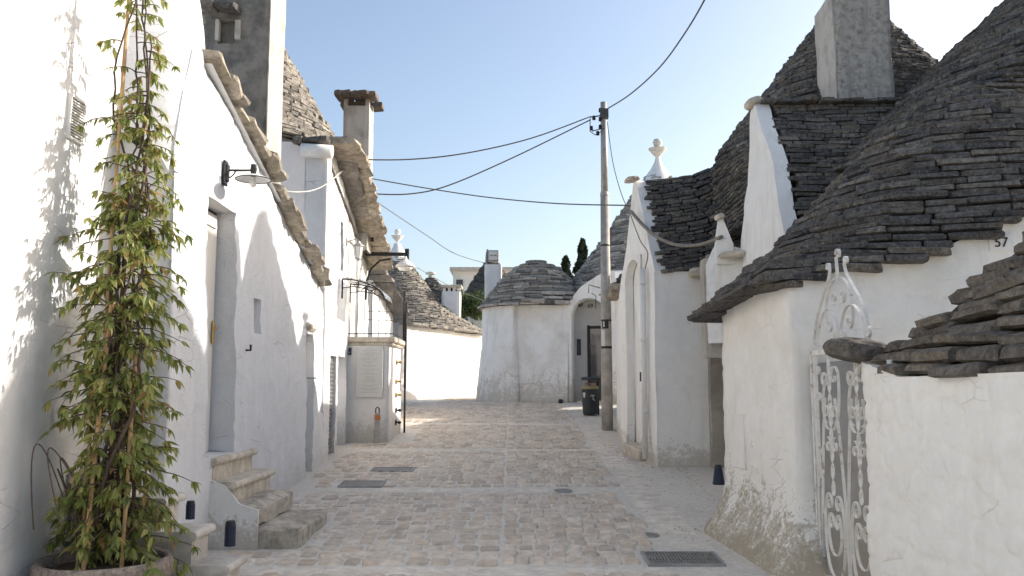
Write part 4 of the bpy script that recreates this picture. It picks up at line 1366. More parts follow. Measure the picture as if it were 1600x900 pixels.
# ---- trees
def leaf_quads(n, pts_fn, size, up=.3):
    V, F, A = [], [], []
    for i in range(n):
        p = pts_fn()
        s = size * random.uniform(.6, 1.3)
        e = Euler((random.uniform(-1.2, 1.2), random.uniform(-1.2, 1.2), random.uniform(0, 6.28))).to_matrix()
        k = len(V)
        for q in ((-.5, 0, 0), (0, -.28, .04), (.5, 0, 0), (0, .28, .04)):
            V.append(tuple(Vector(p) + e @ (Vector(q) * s)))
        r = random.random()
        A += [r] * 4
        F += [(k, k + 1, k + 2), (k, k + 2, k + 3)]
    return V, F, A
def crown(name, parent, V, F, A, mat):
    me = bpy.data.meshes.new(name); me.from_pydata(V, [], F); me.materials.append(mat)
    a = me.attributes.new('rnd', 'FLOAT', 'POINT'); a.data.foreach_set('value', np.array(A, np.float32))
    return link(name, me, parent)
tc = at(735, 490, 34)
t = thing('leafy_tree', (tc.x, 34, 1.3), 'leafy green tree showing behind the far chimney', 'tree')
clumps = [(Vector((random.gauss(0, .5), random.gauss(0, .5), random.uniform(-.6, .7))), random.uniform(.25, .5)) for _ in range(22)]
def tp():
    c, r = random.choice(clumps)
    d = Vector((random.gauss(0, 1), random.gauss(0, 1), random.gauss(0, 1))).normalized() * r * random.random() ** .4
    return Vector((tc.x, 34, tc.z)) + c + d
crown('crown', t, *leaf_quads(4200, tp, .13), M['tree_leaf'])
MB().tube([(tc.x, 34, 1.2), (tc.x + .05, 34, 2.6), (tc.x - .02, 34, 3.8)], [.14, .11, .05], 8).tube([(tc.x, 34, 2.6), (tc.x + .4, 34.1, 3.9)], [.07, .02], 6).tube([(tc.x, 34, 2.8), (tc.x - .4, 33.9, 4.1)], [.07, .02], 6).build('trunk', M['bark'], t)
def cypress(px, pt, pb, hw, Y, label):
    top, bot = at(px, pt, Y), at(px, pb, Y)
    w = hw * Y / FPX
    t = thing('cypress_tree', (top.x, Y, 1.3), label, 'tree', 'cypresses behind the arched house')
    H = top.z - bot.z + 1.2
    def f():
        k = random.random() ** .8
        prof = w * min(1, (1 - k) * 2.6 + .12) * (.85 + .3 * math.sin(k * 17 + px))
        a = random.uniform(0, 6.28); r = prof * random.random() ** .35
        return (top.x + r * math.cos(a), Y + r * math.sin(a), top.z - H * (1 - k))
    crown('crown', t, *leaf_quads(2600, f, .2), M['cypress'])
    MB().tube([(top.x, Y, 1.2), (top.x, Y, top.z - .8)], [.12, .04], 6).build('trunk', M['bark'], t)
cypress(884, 402, 445, 14, 34, 'rounded dark cypress just right of the domed roof')
cypress(910, 374, 430, 13, 35, 'pointed dark cypress beside the striped cone')

# ================================================================== RIGHT SIDE
# ---- house C: gable on the lane, dark roof, plain front
hC = thing('gabled_house', (2.1, 14, .4), 'narrow white gabled house with dark slab roof beside the pole', 'house')
CA, CB = Vector((1.88, 15.05)), Vector((2.19, 13.2))
dC = (CB - CA).normalized(); nC = Vector((dC.y, -dC.x)); LC = (CB - CA).length
def gableC(x, y): return float(np.interp(y, [13.2, 13.4, 13.75, 13.95, 14.08, 14.2, 14.45, 15.05], [3.38, 3.75, 4.5, 4.88, 5.02, 4.85, 4.3, 3.2]))
wall('gable_wall', hC, [CA, CB], gableC, M['white_r'], thick=.22, res=.07, amp=.016, seed=91, holes=[(.35, 1.2, None, 3.72, .14)])
wall('front_wall', hC, [(2.19, 13.2), (4.0, 13.2)], 3.36, M['white_r'], thick=.3, res=.1, amp=.008, seed=93)
mb = MB(); vs = []
for a in np.linspace(math.pi, 0, 15):
    u = .775 + .425 * math.cos(a); z = 3.3 + .40 * math.sin(a)
    for dep in (-.004, .135):
        p = CA + dC * u - nC * dep
        vs += [(p.x, p.y, z), (p.x, p.y, 3.74)]
mb.add(vs, [f for i in range(14) for f in ((i * 4, i * 4 + 4, i * 4 + 5, i * 4 + 1), (i * 4, i * 4 + 2, i * 4 + 6, i * 4 + 4))])
mb.build('arch', M['white_r'], hC)
p = CA + dC * .775 - nC * .15
MB().box((p.x + .01, p.y, 2.1), (.02, 1.0, 3.4), (0, 0, math.atan2(dC.y, dC.x) - math.pi / 2)).build('recess_panel', M['white_r'], hC)
q = CA + dC * 1.0 - nC * .13
MB().tube([(q.x, q.y, 1.85), (q.x - .09, q.y, 1.82), (q.x - .09, q.y, 1.68)], .014, 6).build('latch', M['iron'], hC)
MB().tube([(q.x, q.y, 1.5), (q.x - .08, q.y, 1.52)], .014, 6).build('latch', M['iron'], hC)
lump('coping_stone', hC, (2.0, 14.08, 5.02), (.24, .32, .08), (0, -.1, .16), M['step_stone'], 12)
recs = []
z = 3.36
while z < 5.0:
    tq = .058 * random.uniform(.85, 1.15)
    y = float(np.interp(z, [3.36, 3.75, 4.5, 4.88, 5.02], [13.12, 13.36, 13.74, 13.96, 14.08])) - .02
    xs_ = np.linspace(2.24 - .16 * (y - 13.2), 5.4, 30)
    path = np.stack([xs_, np.full(30, y) + .03 * np.sin(xs_ * 3), z + .13 * np.clip(xs_ - 2.3, 0, 3) + .32 * np.clip(xs_ - 3.05, 0, 1)], 1)
    lay(path, recs, (.14, .34), tq, .3, .018, rj=.04, tilt=.04)
    z += tq * .95
roC = MB().add([(2.36, 13.35, 3.3), (5.6, 13.35, 3.6), (5.6, 14.2, 5.6), (2.2, 14.2, 4.9), (2.2, 15.1, 3.2), (5.6, 15.1, 3.5)], [(0, 1, 2, 3), (3, 2, 5, 4), (0, 3, 4), (1, 5, 2)]).build('roof', M['roof_core'], hC)
emit(roC, 'roof_stone', recs, M['roof_dark'], 300)
lump('gutter_stone', hC, (2.88, 13.05, 3.32), (.36, .3, .16), (0, 0, 0), M['step_stone'], 14)
wall('rubble_pier', hC, [(2.98, 13.05), (3.3, 13.05)], 3.6, M['rubble'], thick=.2, res=.05, amp=.03, seed=95, stones=(.2, .14, .03))
dp = thing('downpipe', (2.1, 13.5, .45), 'white downpipe on the gabled house corner', 'pipe')
MB().tube([(2.06, 13.52, 3.45), (2.05, 13.5, .5)], .045, 10).build('pipe', M['pipe'], dp, smooth=True)
for zz in (1.2, 2.3, 3.2): MB().lathe([(.05, 0), (.055, .01), (.055, .04), (.05, .05)], (2.052, 13.505, zz), 10).build('clip', M['pipe'], dp)
MB().tube([(2.07, 13.68, 3.7), (2.07, 13.68, .6)], .014, 6).build('conduit', M['pale_cable'], hC)
MB().box((2.03, 14.2, .55), (.26, .9, .2), (R(4), 0, .16), bev=.03).build('door_step', M['step_stone'], hC)
# small pinnacle wall at the shoulder of the set-back house
pn = thing('pinnacle_stub', (2.95, 12.0, 2.9), 'small crumbling masonry stub with a pointed stone top beside the dark roof', 'masonry')
wall('stub', pn, [(2.74, 12.1), (2.9, 12.03), (3.32, 12.02)], topX([2.74, 2.84, 2.9, 3.02, 3.08, 3.32], [3.3, 3.55, 3.66, 3.7, 3.56, 3.5]), M['white_r'], base=2.2, thick=.25, res=.045, amp=.03, seed=97, stones=(.14, .1, .02))
wall('pinnacle', pn, [(2.86, 11.97), (3.1, 11.95)], topX([2.86, 2.92, 2.95, 2.99, 3.1], [3.6, 3.98, 4.0, 3.88, 3.58]), M['white_r'], base=3.3, thick=.14, res=.03, amp=.015, seed=98)
lump('cap_stone', pn, (2.92, 11.97, 3.97), (.13, .18, .09), (0, -.3, 0), M['step_stone'], 8)
lump('ledge_slab', pn, (3.1, 11.87, 3.42), (.46, .24, .1), (0, -.1, 0), M['step_stone'], 9)
wall('lower_stub', pn, [(2.72, 12.12), (3.4, 12.12)], topX([2.7, 3.4], [3.4, 3.5]), M['rubble'], base=2.0, thick=.25, res=.06, amp=.03, seed=99, stones=(.2, .12, .02))

# ---- house R behind the pole
hR = thing('pole_side_house', (2.1, 16.5, .7), 'narrow strip of white house with stone eave behind the pole', 'house')
wall('wall', hR, [(3.0, 21.6), (2.12, 17.6), (1.94, 15.1), (3.6, 15.1)], topY([15, 15.5, 17, 18, 21.5], [3.3, 3.25, 3.3, 3.3, 3.0]), M['white_r'], thick=.3, res=.1, amp=.016, seed=101)
slab_row(hR, 'eave_stone', (2.08, 17.2, 3.36), (1.92, 15.2, 3.36), 5, .4, .12, M['eave'], seed=63)
for k_ in range(6):
    slab_row(hR, 'eave_stone', (2.2 + .12 * k_, 17.8, 3.46 + .1 * k_), (2.04 + .12 * k_, 15.2, 3.46 + .1 * k_), 6, .4, .1, M['roof_dark'], seed=64 + k_)
wall('parapet', hR, [(2.12, 17.7), (2.08, 17.1)], topY([17.1, 17.4, 17.7], [3.3, 3.75, 3.95]), M['white_r'], base=3.0, thick=.15, res=.08, amp=.01, seed=102)

# ---- house I: steep set-back gable with dark roof
hI = thing('pinnacle_gable_house', (3.2, 11, .2), 'steep dark-roofed house with a tall white pinnacle gable', 'house')
def gableI(x, y): return float(np.interp(y, [9.4, 9.9, 10.45, 10.8, 11.02, 11.15, 11.45, 12.1], [2.7, 3.46, 4.55, 5.1, 5.38, 5.1, 4.45, 3.2]))
wall('gable_wall', hI, [(3.2, 12.1), (3.14, 9.4)], gableI, M['white_r'], thick=.18, res=.055, amp=.026, seed=103, stones=(.2, .15, .012))
lump('cap_stone', hI, (3.18, 11.03, 5.31), (.2, .3, .13), (0, -.35, 0), M['step_stone'], 5)
recs = []
z = 2.8
while z < 5.3:
    tq = .063 * random.uniform(.85, 1.15)
    y = float(np.interp(z, [2.7, 3.46, 4.55, 5.1, 5.35], [9.4, 9.9, 10.47, 10.82, 11.0])) - .02
    xs_ = np.linspace(3.28, 7.4, 30)
    path = np.stack([xs_, np.full(30, y) + .025 * np.sin(xs_ * 4 + z), np.full(30, z + tq / 2)], 1)
    lay(path, recs, (.18, .46), tq, .28, .018, rj=.03, tilt=.04)
    z += tq * .96
roI = MB().add([(3.25, 9.55, 2.7), (7.4, 9.55, 2.7), (7.4, 11.05, 5.22), (3.25, 11.05, 5.22), (3.25, 12.2, 3.1), (7.4, 12.2, 3.1)], [(0, 1, 2, 3), (3, 2, 5, 4), (0, 3, 4), (1, 5, 2)]).build('roof', M['roof_core'], hI)
emit(roI, 'roof_stone', recs, M['roof_dark'], 300)
slab_row(hI, 'ridge_stone', (3.25, 10.95, 5.27), (7.2, 10.95, 5.29), 22, .36, .06, M['roof_dark'], seed=66)
# chimney on its ridge
ch3 = thing('square_chimney', (4.4, 10.9, 5.2), 'large speckled square chimney on the dark roof ridge at right', 'chimney')
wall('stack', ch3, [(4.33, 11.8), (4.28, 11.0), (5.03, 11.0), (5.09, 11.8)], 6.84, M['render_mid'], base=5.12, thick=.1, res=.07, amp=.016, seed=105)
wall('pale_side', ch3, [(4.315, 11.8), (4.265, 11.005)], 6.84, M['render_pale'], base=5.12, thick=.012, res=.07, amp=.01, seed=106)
lump('base_slab', ch3, (4.62, 10.96, 5.3), (.7, .16, .08), (0, 0, 0), M['render_pale'], 15)

# ---- cone K behind the chimney
hK = thing('back_trullo', (5.1, 12.5, 3), 'dark cone rising behind the square chimney', 'trullo roof')
coneK = lambda x, y: np.interp(np.hypot(x - 5.33, y - 13.1), [0, .21, .57, 1.3, 2.09, 3.13, 3.76], [7.76, 7.65, 7.22, 6.28, 5.25, 4.0, 3.5])
def footK(pf):
    c, s = np.cos(pf), np.sin(pf)
    return np.minimum(np.where(c < -.02, 1.98 / np.maximum(-c, .02), 9.0), np.where(s < -.02, 2.0 / np.maximum(-s, .02), 9.0))
roof_field(hK, coneK, (5.33, 13.1), 3.9, 7.68, .062, (.16, .38), .28, M['roof_dark'], phi=(140, 350), rmax=4.5, maxparts=300, foot=footK, clamp=True)
MB().lathe([(1.5, -4.5), (1.5, .1)], (5.33, 13.1, 4.7), 30).build('wall', M['white_r'], hK)

# ---- cone L, large, at right edge
hL = thing('great_trullo', (7, 10.2, 3), 'huge dark cone filling the upper right corner', 'trullo roof')
cL = (7.9, 10.9)
coneL = lambda x, y: np.interp(np.hypot(x - cL[0], y - cL[1]), [0, .3, .8, 1.32, 1.76, 2.27, 3.6, 4.5], [7.9, 7.75, 7.28, 6.74, 6.31, 5.85, 4.6, 3.8])
footL = lambda pf: np.where(np.sin(pf) < -.02, 1.8 / np.maximum(-np.sin(pf), .02), 9.0)
roof_field(hL, coneL, cL, 4.2, 7.8, .066, (.22, .5), .32, M['roof_dark'], phi=(150, 300), rmax=5, maxparts=300, foot=footL, clamp=True)
MB().lathe([(1.9, -4), (1.9, .4)], (cL[0], cL[1], 4.2), 30).build('wall', M['white_r'], hL)

# ---- house D with spreading roof and number 57
hD = thing('corner_trullo', (2.5, 8.4, 0), 'white corner house with flaking base and wide dark stone roof behind the gate', 'trullo')
cD = (4.85, 9.0)
profD = ([0, .25, .5, 1.0, 1.5, 2.15, 2.7, 3.0, 4.5], [4.74, 4.7, 4.6, 4.22, 3.66, 2.98, 2.6, 2.5, 2.3])
def roofD(x, y):
    x = np.asarray(x, float); y = np.asarray(y, float)
    r = np.hypot(x - cD[0], y - cD[1])
    fr = np.interp(x, [2.45, 3.68, 4.3, 4.55, 6], [2.56, 2.78, 3.06, 3.18, 3.35]) + 1.7 * (y - 7.45)
    return np.minimum(np.minimum(np.interp(r, *profD), 2.40 + 1.12 * (x - 2.08)), fr)
def topD(x, y):
    return float(np.interp(x, [2.2, 2.45, 3.0, 3.68, 4.3, 4.55, 6.5], [2.40, 2.54, 2.64, 2.76, 3.03, 3.14, 3.3]))
wall('wall', hD, [(4.6, 9.14), (2.22, 9.1), (2.45, 7.55), (6.5, 7.55)], topD, M['white_d'], thick=.3, res=.06, amp=.02, seed=107, stones=(.42, .26, .016), flare=(.26, .55))
keepD = lambda x, y, z: x > 1.95 and y > 7.40 and y < 9.5
def footD(pf):
    r = np.full(pf.shape, 9.0)
    c, s = np.cos(pf), np.sin(pf)
    for (nx_, ny_, d) in ((-1, 0, cD[0] - 2.42), (0, -1, cD[1] - 7.7), (0, 1, 9.2 - cD[1])):
        den = nx_ * c + ny_ * s
        r = np.minimum(r, np.where(den > .02, d / np.maximum(den, .02), 9.0))
    return r
roof_field(hD, roofD, cD, 2.46, 4.74, .07, (.24, .55), .34, M['roof_dark'], phi=(150, 410), rmax=5, keep=keepD, maxparts=300, foot=footD, out=.028, tilt=.045)
slab_row(hD, 'eave_slab', (2.16, 9.25, 2.40), (2.40, 7.48, 2.58), 5, .46, .08, M['roof_dark'], seed=71, fall=.1)
slab_row(hD, 'eave_slab', (2.26, 9.22, 2.48), (2.48, 7.52, 2.66), 5, .46, .08, M['roof_dark'], seed=72, fall=.1)
link('corner_slab', bank('eave_slab', 4, M['roof_dark'], VARIANTS), hD, (2.16, 9.2, 2.36), (0, .14, 1.9), (.45, .45, .08))
wall('shade_panel', hD, [(2.60, 7.53), (5.0, 7.53)], topX([2.5, 3, 4, 5], [1.78, 1.84, 1.8, 1.82]), M['gate_shade'], thick=.02, res=.08, amp=.008, seed=109, flare=(.26, .55))  # added grey panel: passage shade behind the gate put into the wall colour
MB().box((4.32, 7.535, 2.86), (.21, .012, .14)).build('number_tile', M['cap_white'], hD)
text('57', hD, (4.315, 7.524, 2.86), .125, (math.pi / 2, 0, 0), M['ink'], 'house_number')
# little meter hatch on the lane wall
hp0, hp1 = 9.68, 10.06
MB().box((2.265, 8.74, 1.06), (.03, .3, .53), (0, 0, .147), bev=.004).build('meter_hatch', M['white_r'], hD)

# ---- near right house J
hJ = thing('near_right_house', (2.5, 5, 0), 'near low white wall with thick lichened roof slabs at the right edge', 'trullo')
def roofJ(x, y):
    x = np.asarray(x, float); y = np.asarray(y, float)
    return np.minimum(np.minimum(1.66 + 1.35 * (x - 2.46), 1.66 + .78 * (6.42 - y)), 3.6)
wall('wall', hJ, [(4.5, 6.24), (2.51, 6.22), (2.49, 1.5)], topY([1.5, 4.4, 5.6, 6.2, 6.3], [1.70, 1.67, 1.66, 1.77, 1.82]), M['white_j'], thick=.35, res=.026, amp=.014, seed=111, stones=(.26, .15, .017))
keepJ = lambda x, y, z: y < 6.42
def pathJ(z):
    xs0 = 2.46 + (z - 1.66) / 1.35; ys0 = 6.42 - (z - 1.66) / .78
    A_ = [(5.0, ys0), (xs0 + .06, ys0), (xs0, ys0 - .07), (xs0, 2.0)]
    return np.array([(a, b_, z) for a, b_ in A_])
recs = []
z = 1.665
while z < 3.3:
    tq = random.uniform(.072, .1)
    P_ = pathJ(z + tq / 2)
    # densify and wobble
    seg = []
    for a, b_ in zip(P_, P_[1:]):
        for t_ in np.linspace(0, 1, 20, endpoint=False): seg.append(a + (b_ - a) * t_)
    seg = np.array(seg); seg[:, 2] += .015 * np.sin(seg[:, 1] * 3.1 + z * 9)
    lay(seg, recs, (.24, .58), tq, .42, .04, tilt=.06, rj=.05)
    z += tq * .96
roJ = MB().add([(2.62, 6.2, 1.66), (2.62, 1.5, 1.66), (5, 1.5, 1.66), (5, 6.2, 1.66), (3.95, 4.6, 3.4), (3.95, 1.5, 3.4), (5, 4.6, 3.4), (5, 1.5, 3.4)],
               [(0, 1, 5, 4), (0, 4, 6, 3), (4, 5, 7, 6), (0, 3, 2, 1)]).build('roof', M['roof_core'], hJ)
emit(roJ, 'roof_stone', recs, M['roof_near'], 300)
# projecting stones by the gate
lump('jutting_stone', hJ, (2.52, 6.33, 1.86), (.40, .42, .17), (.1, .1, .25), M['roof_near'], 3)
# ================================================================== OBJECTS
# ---- wrought gate
gt = thing('iron_gate', (2.6, 6.9, 0), 'white wrought-iron gate with rusty scrolls and arched crest', 'gate')
GY0, GY1, GX = 7.46, 6.24, 2.60
GZ0, GZ1 = .05, 1.87
def gp(a, z, off=0): return Vector((GX + off, GY0 - a, z))
GW = GY0 - GY1
gn = Vector((1, 0, 0))
def gpart(name, fn):
    mb = MB(); fn(mb); return mb.build(name, M['gate'], gt)
gpart('hinge_post', lambda m: m.box(gp(-.03, (GZ0 + GZ1) / 2 + .02), (.04, .04, GZ1 - GZ0 + .08)))
gpart('stile', lambda m: m.box(gp(.02, (GZ0 + GZ1) / 2), (.03, .035, GZ1 - GZ0)))
gpart('stile', lambda m: m.box(gp(GW - .02, (GZ0 + GZ1) / 2), (.03, .035, GZ1 - GZ0)))
gpart('top_rail', lambda m: m.box(gp(GW / 2, GZ1 + .015), (.035, GW, .04)))
gpart('bottom_rail', lambda m: m.box(gp(GW / 2, GZ0 - .015), (.035, GW, .05)))
def spiral(c, r0, r1, a0, turns, n=26):
    return [(c[0] + (r0 + (r1 - r0) * t) * math.cos(a0 + turns * 2 * math.pi * t), c[1] + (r0 + (r1 - r0) * t) * math.sin(a0 + turns * 2 * math.pi * t)) for t in np.linspace(0, 1, n)]
def scroll(pts, name='scroll', w=.022, t=.007):
    gpart(name, lambda m: m.strip([gp(a, z) for a, z in pts], gn, w, t))
def bez(p, n=14):
    p = [Vector((q[0], q[1])) for q in p]
    out = []
    for t in np.linspace(0, 1, n):
        q = list(p)
        while len(q) > 1: q = [q[i].lerp(q[i + 1], t) for i in range(len(q) - 1)]
        out.append((q[0].x, q[0].y))
    return out
def twisted(a, z0, z1):
    def f(m):
        n = 60; vs, fs = [], []
        for i in range(n + 1):
            z = z0 + (z1 - z0) * i / n; t = i * .42
            for (x, y) in ((-.015, -.005), (.015, -.005), (.015, .005), (-.015, .005)):
                c, s = math.cos(t), math.sin(t)
                vs.append(gp(a + x * c - y * s, z, x * s + y * c))
        for i in range(n):
            for k in range(4): fs.append((i * 4 + k, i * 4 + (k + 1) % 4, i * 4 + 4 + (k + 1) % 4, i * 4 + 4 + k))
        m.add(vs, fs)
    gpart('twisted_bar', f)
H_ = GZ1 - GZ0
zz = lambda f: GZ0 + H_ * f
K_ = 1.42
for k in range(2):                        # two bays along the gate
    c = .335 + .56 * k
    o_ = lambda d: d * K_
    for s in (-1, 1):                     # tall loop at the bottom, ends curling inward
        body = bez([(c, zz(.015)), (c + s * o_(.16), zz(.0)), (c + s * o_(.17), zz(.2)), (c + s * o_(.15), zz(.36)), (c + s * o_(.08), zz(.375))])
        scroll(body + spiral((c + s * o_(.075), zz(.335)), zz(.375) - zz(.335), .02, math.pi / 2, s * .9)[1:])
        scroll(bez([(c, zz(.11)), (c + s * o_(.11), zz(.11)), (c + s * o_(.12), zz(.26)), (c + s * o_(.06), zz(.29))]) + spiral((c + s * o_(.055), zz(.25)), .07, .016, math.pi / 2, s * .9)[1:])
    twisted(c, zz(.37), zz(.985))
    for s in (-1, 1):                     # long bars leaning between the bays
        scroll([(c + s * o_(.19), zz(.02)), (c + s * o_(.185), zz(.3)), (c + s * o_(.12), zz(.66)), (c + s * o_(.075), zz(.8))], 'bar')
    for s in (-1, 1):                     # upper pair of S-scrolls
        up = spiral((c + s * o_(.075), zz(.895)), .018, .095, .3, s * -1.0)
        scroll(up + bez([up[-1], (c + s * o_(.16), zz(.83)), (c + s * o_(.13), zz(.66)), (c + s * o_(.03), zz(.66))]))
        scroll(spiral((c + s * o_(.06), zz(.735)), .085, .018, -math.pi / 2, s * 1.15))
        scroll(spiral((c + s * o_(.05), zz(.59)), .065, .016, math.pi / 2, s * 1.15))
for s_, a in ((1, .06), (1, .06)):
    pass
scroll(spiral((.085, zz(.80)), .05, .012, math.pi, -1.2)); scroll(spiral((.085, zz(.56)), .045, .012, math.pi, 1.2)); scroll(spiral((.085, zz(.93)), .045, .012, math.pi, 1.2))
# crest above the top rail
ca, cz = GW / 2, GZ1 + .04
for s in (-1, 1):
    top = bez([(ca + s * .56, cz), (ca + s * .60, cz + .30), (ca + s * .34, cz + .42), (ca + s * .13, cz + .56), (ca + s * .16, cz + .66)], 20)
    scroll(top + spiral((ca + s * .19, cz + .665), .035, .01, math.pi if s > 0 else 0, -s * 1.1)[1:], 'crest_scroll', .024, .008)
    inn_ = bez([(ca + s * .02, cz + .55), (ca + s * .26, cz + .56), (ca + s * .34, cz + .25), (ca + s * .24, cz + .14)], 16)
    scroll(inn_ + spiral((ca + s * .21, cz + .19), .06, .012, -.6 if s > 0 else math.pi + .6, -s * 1.1)[1:], 'crest_scroll', .024, .008)
    scroll(bez([(ca + s * .5, cz + .02), (ca + s * .5, cz + .3), (ca + s * .2, cz + .42), (ca + s * .06, cz + .3), (ca + s * .03, cz + .12)], 16) + spiral((ca + s * .08, cz + .1), .05, .012, math.pi if s > 0 else 0, s * 1.1)[1:], 'crest_scroll', .024, .008)
    scroll(spiral((ca + s * .09, cz + .40), .055, .012, -math.pi / 2, s * 1.2), 'crest_scroll', .024, .008)
    scroll(spiral((ca + s * .55, cz + .08), .045, .012, math.pi / 2, -s * 1.1), 'crest_scroll', .024, .008)
scroll([(ca, cz + .5), (ca, cz + .62), (ca - .01, cz + .72)], 'crest_scroll', .024, .008)
scroll(spiral((ca + .035, cz + .74), .045, .012, math.pi, -1.2), 'crest_scroll', .024, .008)

# ---- utility pole
PY = 17.7
pb_ = at(949, 668, PY); px_ = pb_.x
zg = float(ground(PY))
ztop = at(943, 160, PY).z
pt_x = at(943, 160, PY).x
po = thing('utility_pole', (px_, PY, zg), 'tall weathered grey utility pole carrying wires beside the lane', 'pole')
def pole_x(z): return px_ + (pt_x - px_) * (z - zg) / (ztop - zg)
z_mid = at(945, 305, PY).z
MB().tube([(px_, PY, zg - .1), (pole_x(zg + 1.5), PY, zg + 1.5), (pole_x(z_mid), PY, z_mid)], [.118, .112, .088], 18).build('lower_shaft', M['pole'], po, smooth=True)
MB().tube([(pole_x(z_mid - .05), PY, z_mid - .05), (pole_x(ztop), PY, ztop)], [.076, .066], 16).build('upper_shaft', M['steel'], po, smooth=True)
MB().lathe([(.09, -.02), (.095, 0), (.09, .05), (.076, .07)], (pole_x(z_mid), PY, z_mid), 16).build('collar', M['steel'], po)
for (py_, hh) in ((502, .03), (545, .05), (385, .03)):
    z = at(947, py_, PY).z
    rr = .118 + (.088 - .118) * (z - zg) / (z_mid - zg)
    MB().lathe([(rr + .001, 0), (rr + .006, .004), (rr + .006, hh), (rr + .001, hh + .004)], (pole_x(z), PY, z), 18).build('strap', M['iron'], po)
def pole_patch(py0, py1, a0, a1, name, mat, lift=.004):
    z0, z1 = at(947, py1, PY).z, at(947, py0, PY).z
    rr = .118 + (.088 - .118) * ((z0 + z1) / 2 - zg) / (z_mid - zg) + lift
    MB().lathe([(rr + .001, z0 - z1), (rr, 0)], (pole_x(z1), PY, z1), 10, a0, a1).build(name, mat, po)
pole_patch(500, 514, R(215), R(290), 'sticker', M['sticker'], .006)
pole_patch(503, 511, R(232), R(246), 'sticker_mark', M['paper'], .008)
pole_patch(516, 541, R(205), R(250), 'notice', M['paper'], .005)
MB().lathe([(0, 0), (.03, 0), (.035, .01)], (0, 0, 0), 8).build('bolt', M['steel'], po).location = (0.0, -.12, 1.55)
# insulators
for k, (px, py) in enumerate(((938, 172), (938, 186), (938, 198), (928, 184), (924, 200), (934, 208))):
    p = at(px, py, PY - .02)
    MB().lathe([(.0, -.05), (.035, -.045), (.04, -.01), (.025, 0), (.04, .012), (.03, .04), (0, .05)], p, 10).build('insulator', M['iron'], po, smooth=True)
mb = MB()
mb.tube([at(944, 180, PY - .08), at(922, 183, PY)], .015, 6); mb.tube([at(944, 200, PY - .08), at(925, 205, PY)], .012, 6)
mb.tube([at(922, 185, PY), at(922, 205, PY), at(930, 211, PY), at(940, 205, PY), at(943, 195, PY - .08)], .011, 6)
mb.box(at(944, 178, PY - .06), (.17, .14, .2))
mb.build('bracket', M['dark_grey'], po)

# ---- overhead wires
def wire(label, pts, r, mat='rope', name='overhead_wire', group='overhead wires', sub=6):
    P_ = [at(*p) for p in pts]
    # smooth the polyline
    out = []
    for i in range(len(P_) - 1):
        p0 = P_[max(i - 1, 0)]; p1 = P_[i]; p2 = P_[i + 1]; p3 = P_[min(i + 2, len(P_) - 1)]
        for t in np.linspace(0, 1, sub, endpoint=False):
            out.append(.5 * ((2 * p1) + (p2 - p0) * t + (2 * p0 - 5 * p1 + 4 * p2 - p3) * t * t + (3 * p1 - p0 - 3 * p2 + p3) * t ** 3))
    out.append(P_[-1])
    o = MB().tube(out, r, 6).build(name, M[mat], smooth=True)
    tag(o, label, 'wire', group)
wire('uppermost wire from the slim chimney to the pole', [(548, 249, 15.6), (640, 249, 16.2), (730, 239, 16.6), (830, 216, 17.2), (923, 182, 17.7)], .014)
wire('sagging wire from the eave mast up to the pole bracket', [(582, 303, 17.2), (640, 303, 17.3), (700, 290, 17.4), (800, 247, 17.6), (923, 187, 17.7)], .014)
wire('lowest wire passing behind the pole to the gabled house', [(580, 279, 17.2), (660, 293, 17.0), (760, 308, 16.6), (870, 318, 15.6), (985, 321, 14.1)], .012)
wire('thin wire drooping from the eave mast towards the floodlight', [(588, 315, 17.2), (625, 340, 19), (670, 370, 21), (710, 396, 23), (757, 411, 25.2)], .009)
wire('wire running from the pole top out over the right roofs', [(949, 170, 17.6), (985, 147, 16), (1030, 106, 14), (1070, 52, 12), (1105, -8, 10.5), (1150, -100, 9)], .013)
wire('slack wire dropping from the pole to the gabled house', [(949, 190, 17.6), (957, 250, 17.0), (970, 300, 15.6), (985, 335, 14.1)], .009)
wire('thick cable bundle slung across the dark roof', [(986, 330, 13.9), (1005, 352, 13.5), (1030, 372, 13.1), (1060, 383, 12.7), (1095, 382, 12.3), (1128, 370, 11.9)], .028, 'twine')
wire('twisted pale cable between the two left houses', [(432, 296, 10.5), (460, 300, 11.5), (490, 297, 12.6), (515, 284, 13.3), (540, 262, 15.2)], .011, 'pale_cable')
wire('thin wire crossing in front of the far-left cone', [(652, 418, 24), (690, 440, 24.4), (720, 455, 24.8), (757, 470, 25.2)], .01, 'pale_cable')
wire('loose cable loop hanging from the gabled house peak', [(985, 335, 13.9), (1000, 375, 13.4), (1012, 395, 13.1), (1008, 420, 13.1)], .008)

# ---- litter bin
bx, by = at(922, 648, 20).x, 20.0
bz = float(ground(by))
bn = thing('litter_bin', (bx, by, bz), 'dark lidded litter bin with bag rim in front of the arched entrance', 'bin')
MB().lathe([(.001, .02), (.15, .02), (.165, .05), (.195, .62), (.2, .64), (.19, .64), (.18, .6)], (bx, by, bz), 22).build('body', M['bin'], bn, smooth=False)
MB().lathe([(.197, .6), (.206, .61), (.204, .66), (.19, .67), (.186, .63)], (bx, by, bz), 22, wob=.01).build('bag_rim', M['bag'], bn)
mb = MB(); rr = random.Random(9)
for k in range(9): mb.box((bx + rr.uniform(-.11, .11), by + rr.uniform(-.11, .05), bz + .68 + rr.uniform(-.02, .04)), (.1, .09, .08), (rr.random(), rr.random(), rr.random()), bev=.02)
mb.build('rubbish', M['litter'], bn)
MB().lathe([(.25, .80), (.255, .815), (.25, .86), (.2, .88), (0, .885)], (bx + .05, by, bz), 22).lathe([(.0, .8), (.25, .8)], (bx + .05, by, bz), 22).build('lid', M['bin'], bn)
MB().tube([(bx + .2, by + .12, bz), (bx + .2, by + .12, bz + .84)], .025, 8).build('post', M['iron'], bn)
